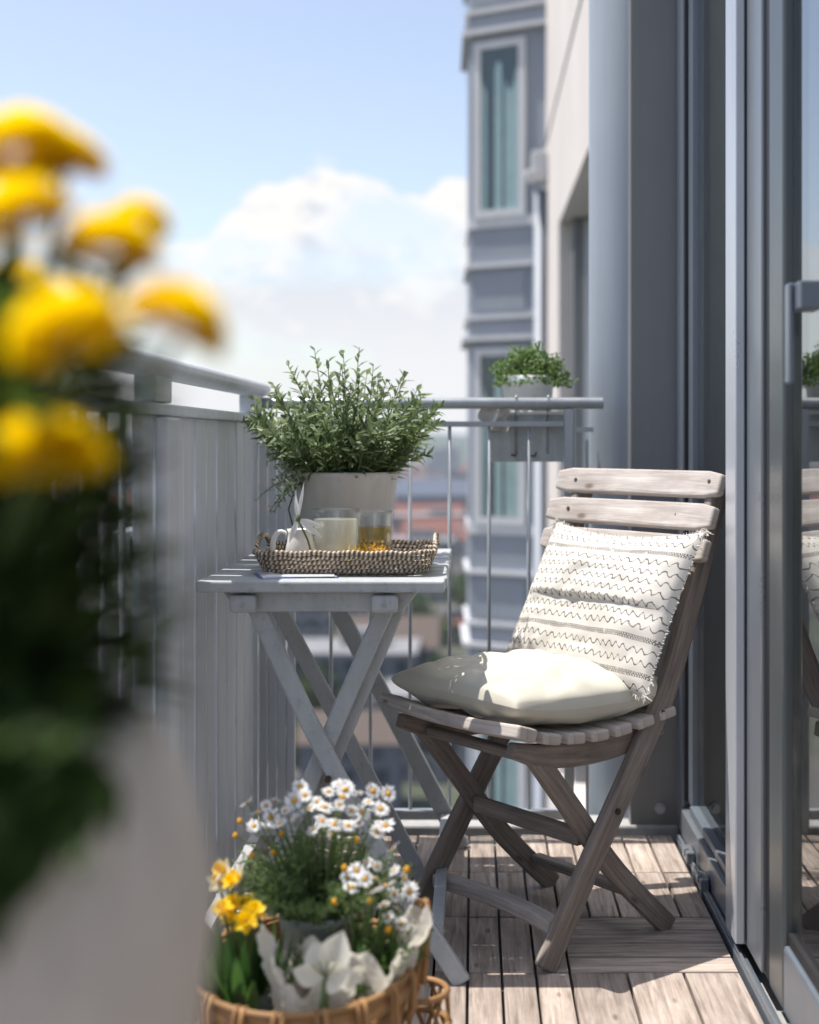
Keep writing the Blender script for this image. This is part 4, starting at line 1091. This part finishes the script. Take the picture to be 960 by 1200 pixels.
put_flowers(t, spots, M['white_petal'], .0108, .0048, 13, .0040)
for (px, py) in ((281,963), (276,980), (320,1000), (295,1003), (418,985), (330,978), (402,935)):
    b = MB(); b.lathe([(0,-.004), (.0035,-.002), (.004,.002), (.002,.005), (0,.006)], atp(px, py, 2.08), 10); q_ = atp(px, py, 2.08); st.tube([tp + Vector(((q_.x-tp.x)*.35, (q_.y-tp.y)*.35, 0)), tp.lerp(q_, .6) + Vector((0,0,.02)), q_], [.0018,.0014,.001], 5); b.build('bud', M['disc'], t, smooth=True)
lf.build('foliage', M['daisy_leaf'], t); st.build('stems', M['stem'], t)
# yellow daffodils at the left
c = Vector((-.322, 1.99, .10))
t = thing('potted_daffodils', 'yellow daffodils with dark strap leaves at the left of the basket', 'potted plant', c)
b = MB(); b.lathe([(0,0), (.034,0), (.044,.09), (.047,.09), (.047,.102), (.043,.102), (0,.092)], c, 32); b.build('pot', M['panel'], t, smooth=True)
tp = c + Vector((0,0,.095)); lf, st = MB(), MB()
for k in range(46):
    a = rnd.uniform(0, 6.283); q = math.sqrt(rnd.random()); p0 = tp + Vector((q*.036*math.cos(a), q*.036*math.sin(a), 0))
    th = q*R(38)+R(4); d = Vector((math.sin(th)*math.cos(a), math.sin(th)*math.sin(a), math.cos(th)))
    lf.leaf(p0, d, Vector((math.cos(a), math.sin(a), -.2)), rnd.uniform(.07, .145), rnd.uniform(.014, .024), rnd.uniform(.02,.25), .3, 7, .5)
for (px, py, d_) in ((246,1090,1.93), (238,1098,1.94)):
    p = atp(px, py+35, d_); lf.leaf(p, (-.1,-.1,1), (0,-1,0), .055, .024, .1, .2, 7, .55)
fy, fc = [], []
for (px, py, dd, cm) in ((262,1068,-.02,0), (275,1060,0,0), (292,1062,.02,0), (288,1080,-.02,0), (297,1072,.0,0), (270,1075,-.01,0), (265,1020,.03,1), (283,1028,.02,1), (258,1035,.04,1), (272,1034,.0,0)):
    p = atp(px, py, 1.99+dd); p0 = tp + Vector(((p.x-tp.x)*.3, (p.y-tp.y)*.3, 0))
    st.tube([p0, p0.lerp(p, .6)+Vector((0,0,.012)), p], [.0028,.0024,.002], 6)
    (fc if cm else fy).append((p, Vector((rnd.gauss(-.2,.5), -.6+rnd.gauss(0,.4), .7)), rnd.uniform(.62, .95)))
def daffodil(root, spots, pm, cupm):
    o = MB()
    for k in range(6):
        a = k*math.pi/3; d = Vector((math.cos(a), math.sin(a), .35)); o.leaf(d*.002, d, (0,0,1), .023, .013, -.1, .25, 6, .5)
    cup = MB(); prof = [(.003,0), (.006,.006), (.0085,.014), (.0115,.019), (.0105,.019), (.007,.012), (.003,.003)]; cup.lathe(prof, (0,0,.001), 16, wob=.25, close=False)
    first = None; inv = root.matrix_basis.inverted()
    for p, d, s_ in spots:
        m = inv @ Matrix.Translation(p) @ d.to_track_quat('Z', 'Y').to_matrix().to_4x4() @ Matrix.Rotation(rnd.uniform(0,6.28), 4, 'Z') @ Matrix.Scale(s_, 4)
        if first is None:
            f = o.build('flower', pm, None, base=False); f.parent = root; f.matrix_basis = m
            q = cup.build('trumpet', cupm, None, smooth=True, base=False); q.parent = f; first = f
        else: copy_part(first, root, m)
daffodil(t, fy, M['yellow'], M['mum']); daffodil(t, fc, M['cream'], M['yellow'])
lf.build('foliage', M['daff_leaf'], t, smooth=True); st.build('stems', M['stem'], t)
# blue white daisies in paper at the right
c = Vector((-.163, 2.03, .13))
t = thing('wrapped_daisies', 'pale daisies in crumpled cream paper at the right of the basket', 'wrapped plant', c)
tp = c + Vector((0,0,.09)); lf, st, dk = MB(), MB(), MB(); spots = []
for (px, py, dd) in ((418,1020,0), (428,1030,-.02), (412,1040,0), (440,1030,.02), (452,1038,.0), (462,1048,.03), (436,1045,-.02), (466,1065,.0), (450,1060,-.03), (474,1030,.04), (462,1020,.03), (430,1012,.04), (455,1075,-.02), (470,1082,.01), (442,1015,.05), (407,1028,.03), (480,1045,.04)):
    p = atp(px, py, 2.03+dd); p0 = tp + Vector(((p.x-tp.x)*.3, (p.y-tp.y)*.3, -.01))
    sprig(lf, st, p0, p, Vector((0,0,.02)), 16, .015, .0045, .15, .6)
    spots.append((p, Vector((rnd.gauss(.1,.5), -.4+rnd.gauss(0,.5), .7)), rnd.uniform(.65, 1.2)))
for k in range(70):
    a = rnd.uniform(0, 6.283); q = math.sqrt(rnd.random()); p0 = tp + Vector((q*.04*math.cos(a), q*.04*math.sin(a), -.01))
    th = q*R(60); d = Vector((math.sin(th)*math.cos(a), math.sin(th)*math.sin(a), math.cos(th)))
    if rnd.random() < .5: sprig(lf, st, p0, p0+d*rnd.uniform(.06,.11), Vector((0,0,.015)), 18, .015, .005, .1, .6)
    else: dk.leaf(p0, d, Vector((math.cos(a), math.sin(a), -.2)), rnd.uniform(.06,.10), .016, .25, .3, 6, .5)
put_flowers(t, spots, M['white_petal'], .0105, .0045, 13, .0037)
for (px, py) in ((392,1058), (477,1020), (455,1090), (434,1056), (404,1018)):
    b = MB(); b.lathe([(0,-.005), (.004,-.002), (.0045,.002), (.002,.006), (0,.007)], atp(px, py, 2.0), 10); q_ = atp(px, py, 2.0); st.tube([tp + Vector(((q_.x-tp.x)*.35, (q_.y-tp.y)*.35, 0)), tp.lerp(q_, .6) + Vector((0,0,.015)), q_], [.0018,.0014,.001], 5); b.build('bud', M['disc'], t, smooth=True)
lf.build('foliage', M['daisy_leaf'], t); dk.build('dark_foliage', M['daff_leaf'], t, smooth=True); st.build('stems', M['stem'], t)
def paper(c, r0, r1, h, a0, a1, seed, n=150, m_=40, lift=None):
    b = MB(); k0 = 0
    for j in range(m_+1):
        v = j/m_
        for i in range(n+1):
            u = i/n; a = a0 + (a1-a0)*u
            flut = .5*math.sin(a*5+seed) + .3*math.sin(a*11+seed*2)
            r = r0 + (r1-r0)*v**1.3 + .016*v*flut
            top_ = h*(1 + .10*math.sin(a*3+seed) + .09*abs(math.sin(a*4.5+seed*1.7)) + .05*math.sin(a*13))
            if lift: top_ *= lift(a)
            p = Vector(c) + Vector((r*math.cos(a), r*math.sin(a), top_*v))
            q = p*26 + Vector((seed, 0, 0))
            cr = abs(mnoise.noise(q))*.012 + abs(mnoise.noise(q*2.6))*.007 + abs(mnoise.noise(q*6))*.0025
            p += Vector((math.cos(a), math.sin(a), 0))*(cr - .005)*min(1, v*2)
            b.v.append(p)
    for j in range(m_):
        for i in range(n):
            q = j*(n+1)+i; b.face((q, q+1, q+n+2, q+n+1))
    return b
paper(c + Vector((0,0,-.02)),   .038, .092, .168, R(160), R(415), 1.2, lift=lambda a: 1.0 + .06*max(0, math.cos(a-R(375)))).build('paper_wrap', M['paper'], t, smooth=True)
# white lily in paper in the centre front
c = Vector((-.225, 1.96, .13))
t = thing('wrapped_lily', 'open white lily with green stem in torn white paper at the front of the basket', 'wrapped flower', c)
paper(c + Vector((0,0,-.01)), .032, .066, .135, R(120), R(335), 4.4, n=120, lift=lambda a: .95+.32*max(0, math.cos(a-R(190)))).build('paper_wrap', M['paper'], t, smooth=True)
b = MB(); fl_c = atp(382, 1146, 1.885); o = MB()
for a, L, fw, W in ((70, .066, -.05, .044), (112, .050, .2, .038), (30, .046, -.5, .036), (4, .050, -.3, .030), (160, .048, -.35, .032), (-20, .03, -.6, .026)):
    d = Vector((math.cos(R(a)), fw, math.sin(R(a)))); o.leaf(fl_c, d, (0,-1,.15), L, W, rnd.uniform(-.05,.35), .5, 9, .55)
o.build('petals', M['lily'], t, smooth=True)
o = MB()
for a in (80, 105, 60, 125): o.tube([fl_c, fl_c + Vector((math.cos(R(a))*.03, -.018, math.sin(R(a))*.03))], [.0013,.0009], 5)
o.build('stamens', M['stem'], t)
b = MB(); b.tube([Vector((fl_c.x-.012, 1.93, .10)), Vector((fl_c.x-.010, 1.925, .17)), fl_c], [.008,.0075,.005], 10); b.build('stem', M['stem'], t, smooth=True)
b = MB()
for k in range(9):
    b.leaf(Vector((fl_c.x-.012+rnd.gauss(0,.01), 1.935, .12)), Vector((rnd.gauss(0,.3), -.2, 1)), (0,-1,0), rnd.uniform(.07,.10), .018, .2, .3, 6)
b.build('leaves', M['daff_leaf'], t, smooth=True)

# small open rattan lantern beside the basket
LX, LY, LR = -.088, 2.20, .047
t = thing('rattan_lantern', 'small open cane holder standing on the deck right of the flower basket', 'holder', (LX, LY, 0))
for zz, q in ((.135, 1.0), (.085, 1.06), (.004, .9)):
    b = MB(); b.tube([Vector((LX+LR*q*math.cos(2*math.pi*i/32), LY+LR*q*math.sin(2*math.pi*i/32), zz+.0045)) for i in range(32)], .0052, 8, closed=True); b.build('ring', M['cane'], t, smooth=True)
for k in range(7):
    a = 2*math.pi*k/7
    for s_ in (-1, 1):
        b = MB(); b.tube([Vector((LX+LR*(1+.06*math.sin(q*3.1))*math.cos(a+s_*q*1.15), LY+LR*(1+.06*math.sin(q*3.1))*math.sin(a+s_*q*1.15), .005+.133*q)) for q in (0,.25,.5,.75,1)], .0034, 6); b.build('cane', M['cane'], t, smooth=True)

# ---------------------------------------------------------------- blurred flower pot close to the camera
MX, MY = -.300, .76
t = thing('plant_stand', 'wooden plant stand under the large beige flower pot', 'plant stand', (MX, MY, 0))
b = MB(); b.lathe([(0,.50), (.13,.50), (.135,.505), (.135,.525), (.13,.53), (0,.53)], (MX, MY, 0), 40); b.build('top', M['chair'], t)
for k in range(3):
    a = 2*math.pi*k/3+.4; b = MB(); b.bar((MX+.12*math.cos(a), MY+.12*math.sin(a), .0), (MX+.09*math.cos(a), MY+.09*math.sin(a), .499), .03, .03, (0,1,0)); b.build('leg', M['chair'], t, bevel=.004)
c = Vector((MX, MY, .531))
t = thing('potted_marigolds', 'large beige pot of deep yellow pompom flowers, blurred close up at the left', 'potted plant', c)
b = MB(); b.lathe([(0,0), (.105,0), (.118,.01), (.146,.10), (.158,.20), (.156,.235), (.146,.275), (.126,.312), (.116,.322), (.108,.317), (.100,.29), (0,.285)], c, 64); b.build('pot', M['pot_beige'], t, smooth=True)
b = MB(); b.lathe([(.097,.286), (.05,.30), (0,.302)], c, 24); b.build('soil', M['soil'], t)
lf, st = MB(), MB(); tp = c + Vector((0,0,.295)); heads = []
for (px, py, r_, dd) in ((30,165,58,.0), (75,180,48,.02), (25,245,62,-.03), (130,280,54,-.02), (160,255,36,.02), (205,365,60,-.04), (82,378,68,-.13), (20,335,50,.08), (50,524,70,-.10), (-95,420,56,.08)):
    d_ = MY+dd; p = atp(px, py, d_); heads.append((p, r_*1.2/F*d_))
for p, r_ in heads:
    p0 = tp + Vector(((p.x-tp.x)*.25, (p.y-tp.y)*.3, 0)); q = p - Vector((0,0,r_*.5))
    st.tube([p0, p0.lerp(q, .5)+Vector((0,0,.02)), q], [.0035,.003,.0025], 6)
    for k in range(10):
        u = rnd.uniform(.2, .95); pp = p0.lerp(q, u)+Vector((0,0,.04*u*(1-u)*2))
        lf.leaf(pp, rdir()*.9+Vector((0,0,.35)), rdir(), rnd.uniform(.03,.05), .014, .25, .3, 5)
inv = t.matrix_basis.inverted(); first = None
proto = MB()
for k in range(260):
    u = (k+.5)/260; ph = k*2.39996; cz = 1-u*1.25; q = math.sqrt(max(0, 1-cz*cz)); d = Vector((q*math.cos(ph), q*math.sin(ph), cz))
    tg_ = Vector((0,0,1)); nn = d.cross(tg_).cross(d) if q > .05 else Vector((1,0,0))
    proto.leaf(d*.42*Vector((1,1,.8)).x, (d + Vector((0,0,.12))).normalized(), nn, .52*rnd.uniform(.85,1.08), .26, .12, .35, 4, .65)
for p, r_ in heads:
    m = inv @ Matrix.Translation(p - Vector((0,0,r_*.25))) @ Matrix.Rotation(rnd.gauss(0,.25), 4, 'X') @ Matrix.Rotation(rnd.gauss(0,.25), 4, 'Y') @ Matrix.Rotation(rnd.uniform(0,6), 4, 'Z') @ Matrix.Diagonal((r_*1.02, r_*1.02, r_*.86, 1))
    if first is None:
        first = proto.build('flower', M['mum'], None, base=False); first.parent = t; first.matrix_basis = m
    else: copy_part(first, t, m)
for k in range(2600):
    # leaf mass between the flowers, leaning to the left and spilling over the rim there
    z = rnd.random()**1.1; a = rnd.uniform(0, 6.283); q = math.sqrt(rnd.random())
    rad = .134*(1-.26*z)*q*min(1, .80+z)
    p = tp + Vector((rad*math.cos(a)-.005-.03*max(0, 1-z/.12), rad*math.sin(a), z*.235+.004))
    d = Vector((math.cos(a)*q, math.sin(a)*q, rnd.uniform(.0,.9)))
    lf.leaf(p, d+rdir()*.4, (0,0,1), rnd.uniform(.03,.05), rnd.uniform(.012,.02), .15, .3, 5)
for k in range(620):
    u = rnd.random(); x = .125 - .20*u; a = math.asin(max(-1, min(1, x/.165)))
    p = tp + Vector((x, -.120*math.cos(a) - .012 - rnd.random()*.035, .045 - rnd.random()*(.03+.42*min(u, .62)**1.2*.62)))
    lf.leaf(p, Vector((rnd.uniform(-.7,.3), -.6, rnd.uniform(-.6,.3))), (0,-.5,1), rnd.uniform(.03,.05), rnd.uniform(.012,.02), .15, .3, 5)
for k in range(60):
    a = rnd.uniform(0, 6.283); p0 = tp + Vector((.05*math.cos(a), .05*math.sin(a), 0)); p1 = tp + Vector((.10*math.cos(a), .10*math.sin(a), rnd.uniform(.05,.2)))
    st.tube([p0, p1], [.003,.0015], 5)
lf.build('foliage', M['dark_leaf'], t); st.build('stems', M['stem'], t)

# ---------------------------------------------------------------- the city far below
GZ = -45.0
def ground_mat():
    m, nt, b = new_mat('city ground'); tc = N(nt, 'ShaderNodeTexCoord')
    n = N(nt, 'ShaderNodeTexNoise', Scale=.012, Detail=8.0, Roughness=.65); LK(nt, tc.outputs['Object'], n.inputs['Vector'])
    r = ramp(nt, n.outputs[0], [(.3, (.06,.058,.055)), (.45, (.12,.11,.10)), (.55, (.05,.065,.035)), (.7, (.10,.095,.09))])
    LK(nt, r.outputs[0], b.inputs['Base Color']); b.inputs['Roughness'].default_value = .95; return m
b = MB(); b.v += [Vector((-4000,-300,GZ)), Vector((4000,-300,GZ)), Vector((4000,4500,GZ)), Vector((-4000,4500,GZ))]; b.face((0,1,2,3)); struct(b.build('ground', ground_mat(), base=False))
b = MB()
for x0 in (-70, -30, 22, 60): b.box((x0, 700, GZ+.2), (9, 1300, .1))
o = struct(b.build('road', painted('asphalt', (.055,.055,.058), .9, .2, .05, 0), base=False))
b = MB()
for y0 in (165, 262, 372, 520): b.box((0, y0, GZ+.3), (700, 10, .06))
struct(b.build('cross_road', bpy.data.materials['asphalt'], base=False))
def facade(name, col, glassc=(.06,.07,.085), sx=3.4, sz=3.1):
    m, nt, b = new_mat(name); tc = N(nt, 'ShaderNodeTexCoord'); sp = N(nt, 'ShaderNodeSeparateXYZ'); LK(nt, tc.outputs['Object'], sp.inputs[0])
    h = math_n(nt, 'ADD', sp.outputs[0], sp.outputs[1])
    fx = math_n(nt, 'ABSOLUTE', math_n(nt, 'SUBTRACT', math_n(nt, 'FRACT', math_n(nt, 'DIVIDE', h, sx)), .5))
    fz = math_n(nt, 'ABSOLUTE', math_n(nt, 'SUBTRACT', math_n(nt, 'FRACT', math_n(nt, 'DIVIDE', sp.outputs[2], sz)), .5))
    win = math_n(nt, 'MULTIPLY', math_n(nt, 'LESS_THAN', fx, .24), math_n(nt, 'LESS_THAN', fz, .27))
    n = N(nt, 'ShaderNodeTexNoise', Scale=.3, Detail=4.0); LK(nt, tc.outputs['Object'], n.inputs['Vector'])
    r = ramp(nt, n.outputs[0], [(.3, [c*.85 for c in col]), (.7, col)])
    mx = N(nt, 'ShaderNodeMixRGB'); LK(nt, win, mx.inputs[0]); LK(nt, r.outputs[0], mx.inputs[1]); mx.inputs[2].default_value = rgb(glassc)
    LK(nt, mx.outputs[0], b.inputs['Base Color']); b.inputs['Roughness'].default_value = .8; return m
WALLS = {'white': facade('white render', (.46,.455,.45)), 'grey': facade('grey render', (.22,.22,.23)), 'beige': facade('beige render', (.27,.245,.22)), 'brick': facade('red brick', (.13,.095,.085)), 'dark': facade('dark cladding', (.13,.14,.16))}
ROOFS = {'red tile': painted('red roof tiles', (.19,.075,.055), .9, .2, .4, 0), 'grey': painted('grey roof felt', (.24,.24,.25), .9, .2, .2, 0), 'blue slate': painted('dark blue slate', (.075,.10,.15), .7, .2, .2, 0), 'brown': painted('brown roof tiles', (.11,.082,.068), .9, .2, .4, 0), 'pale': painted('pale gravel roof', (.36,.36,.36), .9, .1, .2, 0)}
pane = painted('dark window glass', (.04,.05,.06), .15, .2, 1, 0)
def block(x, y, wx, wy, h, wall, roof, gable, label=None, group=None, rz_=0.0, detail=False):
    t = thing('city_building', label or ('%s walled building with %s %s roof in the blurred city below' % (wall, roof, 'pitched' if gable else 'flat')), 'building', (x, y, GZ), rz_, group or '%s walled buildings with %s %s roofs' % (wall, roof, 'pitched' if gable else 'flat'))
    m0 = t.matrix_basis
    b = MB(); b.box((0, 0, h/2), (wx, wy, h)); b.v = [m0 @ v for v in b.v]; b.build('wall', WALLS[wall], t)
    b = MB()
    if gable:
        k = 0; e = .5; rh = min(wx, wy)*.32
        if wx >= wy: A = [(-wx/2-e,-wy/2-e,h+.02), (wx/2+e,-wy/2-e,h+.02), (wx/2+e,wy/2+e,h+.02), (-wx/2-e,wy/2+e,h+.02), (-wx/2-e,0,h+rh), (wx/2+e,0,h+rh)]; fs = ((0,1,5,4), (2,3,4,5), (0,4,3), (1,2,5), (0,3,2,1))
        else: A = [(-wx/2-e,-wy/2-e,h+.02), (wx/2+e,-wy/2-e,h+.02), (wx/2+e,wy/2+e,h+.02), (-wx/2-e,wy/2+e,h+.02), (0,-wy/2-e,h+rh), (0,wy/2+e,h+rh)]; fs = ((0,4,5,3), (1,2,5,4), (0,1,4), (2,3,5), (0,3,2,1))
        b.add(A, fs)
    else: b.box((0, 0, h+.27), (wx+.6, wy+.6, .5))
    b.v = [m0 @ v for v in b.v]; r_ = b.build('roof', ROOFS[roof], t)
    b = MB()
    if gable: b.box((wx*.2, wy*.1, h+min(wx,wy)*.32), (1.1, 1.1, 2.6))
    else: b.box((wx*.15, wy*.1, h+.53+1.2), (wx*.3, wy*.3, 2.4))
    b.v = [m0 @ v for v in b.v]; b.build('chimney' if gable else 'roof_cabin', WALLS['grey'], r_)
    if detail:
        nx, nz = int(wx/3.6), int(h/3.2); first = None
        for iz in range(nz):
            for ix in range(nx):
                p = Vector((-wx/2 + wx*(ix+.5)/nx, -wy/2-.06, 1.9+3.2*iz))
                if first is None:
                    b = MB(); b.box((0,0,0), (1.5, .1, 1.7)); first = b.build('window', pane, None, base=False); first.parent = t; first.matrix_basis = Matrix.Translation(p)
                else: copy_part(first, t, Matrix.Translation(p))
    return t
rc = random.Random(5)
def cpt(px, y): return (px-VPX)/F*y
# the ones that read in the photograph
block(cpt(522, 1500), 1500, 30, 30, 36, 'white', 'pale', False, 'slim white high rise standing up on the far city skyline', 'high rise on the skyline')
block(cpt(532, 760), 760, 62, 26, 16, 'dark', 'blue slate', True, 'long dark building with a blue slate roof in the middle of the blurred city', 'long dark slate roofed building')
block(cpt(508, 560), 560, 24, 18, 9, 'white', 'red tile', True, 'red roofed white house just beyond the right end of the table', 'red roofed house beyond the table')
o = block(cpt(523, 322), 322, 13, 9, 4.2, 'white', 'red tile', False, 'low white pavilion with a bright red flat roof seen just left of the bay tower', 'low red roofed pavilion')
o2 = block(cpt(548, 316), 316, 6, 6, 4.6, 'brick', 'red tile', False, 'small red kiosk tight against the left edge of the bay tower', 'small red kiosk')
block(cpt(478, 400), 404, 26, 18, 17, 'grey', 'grey', False, 'grey office block with window rows behind the table right corner', 'grey office block', detail=True)
block(cpt(395, 215), 222, 24, 16, 13, 'dark', 'grey', False, 'dark low block below the table, nearest on the left', 'dark block below the table', detail=True)
block(cpt(455, 232), 236, 16, 14, 12, 'grey', 'brown', True, 'grey house with brown pitched roof below the table', 'grey house below the table', detail=True)
block(cpt(345, 262), 300, 20, 20, 22, 'grey', 'pale', False, 'tall grey concrete block at the far left below the table', 'tall grey block at the left', detail=True)
block(cpt(440, 330), 330, 14, 12, 12, 'white', 'pale', False, 'white flat roofed block between the table legs', 'white block between the legs', detail=True)
block(cpt(515, 200), 196, 15, 14, 11, 'grey', 'grey', False, 'grey flat roofed block low behind the chair seat', 'grey block behind the seat', detail=True)
block(cpt(415, 178), 176, 12, 10, 9, 'dark', 'brown', True, 'dark house with brown roof at the foot of the view', 'dark house at the bottom', detail=True)
y = 480.0
while y < 1900:
    x = cpt(-60, y)
    while x < cpt(640, y):
        wx = rc.uniform(14, 30)*(1+y/2200); wy = rc.uniform(12, 20)
        far = y > 800
        wall = rc.choice(['white', 'white', 'beige', 'grey', 'brick', 'white']); gable = rc.random() < .6
        roof = rc.choice(['red tile', 'brown', 'red tile', 'blue slate']) if gable else rc.choice(['grey', 'pale', 'blue slate'])
        if rc.random() < .85: block(x+wx/2, y+rc.uniform(-12, 12), wx, wy, rc.uniform(7, 15)*(1.35 if far and rc.random() < .3 else 1), wall, roof, gable, rz_=rc.uniform(-.3, .3))
        x += wx + rc.uniform(4, 11)*(1+y/1400)
    y += 34 + y*.062
# trees among the houses
tm = leafmat('street tree leaf', (.035,.06,.02), (.09,.13,.04), .25)
def tree(x, y, h, r_, label, group):
    t = thing('tree', label, 'tree', (x, y, GZ), 0, group)
    b = MB(); b.tube([(x, y, GZ), (x+.2, y, GZ+h*.35), (x, y+.1, GZ+h*.7)], [.4, .28, .1], 8)
    for k in range(5): a = k*1.26; b.tube([(x, y, GZ+h*.35), (x+r_*.5*math.cos(a), y+r_*.5*math.sin(a), GZ+h*.7)], [.16, .05], 6)
    b.build('trunk', M['woody'], t)
    b = MB()
    for k in range(420):
        d = rdir(); q = rc.random()**.4; lump = 1+.3*mnoise.noise(d*2+Vector((x, y, 0)))
        p = Vector((x, y, GZ+h*.65)) + Vector((d.x*r_, d.y*r_, d.z*h*.36))*q*lump
        b.leaf(p, rdir(), rdir(), r_*.32, r_*.2, .2, .2, 3)
    b.build('crown', tm, t)
tree(cpt(508, 300), 296, 9, 4.6, 'round green tree in front of the red roofed pavilion', 'tree by the pavilion')
tree(cpt(545, 345), 350, 13, 5.0, 'tall green tree close to the left edge of the bay tower', 'tree beside the tower')
for k in range(26):
    y = rc.uniform(185, 760); px = rc.uniform(320, 560)
    tree(cpt(px, y), y, rc.uniform(7, 12), rc.uniform(3, 5), 'blurred green street tree among the city blocks', 'street trees in the city')
# hills
def hills():
    b = MB(); n, m_ = 90, 8
    for j in range(m_+1):
        for i in range(n+1):
            x = -2600 + 5200*i/n; y = 2600 + 900*j/m_
            hgt = (1-((j/m_-.5)*2)**2)*(52 + 50*mnoise.noise(Vector((x/900, y/700, 3))) + 18*mnoise.noise(Vector((x/240, y/240, 1))))
            b.v.append(Vector((x, y, GZ + max(-1, hgt) - .5)))
    for j in range(m_):
        for i in range(n):
            q = j*(n+1)+i; b.face((q, q+1, q+n+2, q+n+1))
    return b
struct(hills().build('hills', painted('wooded hillside', (.06,.085,.05), .95, .3, .01, 0), smooth=True, base=False))
# air
b = MB(); b.span((-4100, -400, GZ-1), (4100, 4600, 9.5))
hz = b.build('haze', None, base=False); hz['kind'] = 'stuff'
m = bpy.data.materials.new('haze'); m.use_nodes = True; nt = m.node_tree; nt.nodes.clear()
ov = N(nt, 'ShaderNodeOutputMaterial'); pv = N(nt, 'ShaderNodeVolumePrincipled'); pv.inputs['Color'].default_value = (.80, .88, 1, 1); pv.inputs['Density'].default_value = .00016; pv.inputs['Anisotropy'].default_value = .2
LK(nt, pv.outputs[0], ov.inputs['Volume']); hz.data.materials.append(m)

# ---------------------------------------------------------------- colour management
vs = scene.view_settings; vs.view_transform = 'Standard'; vs.look = 'None'; vs.gamma = 1; vs.use_curve_mapping = False; vs.exposure = 1.0
scene.cycles.max_bounces = 10; scene.cycles.transparent_max_bounces = 24; scene.cycles.volume_bounces = 0
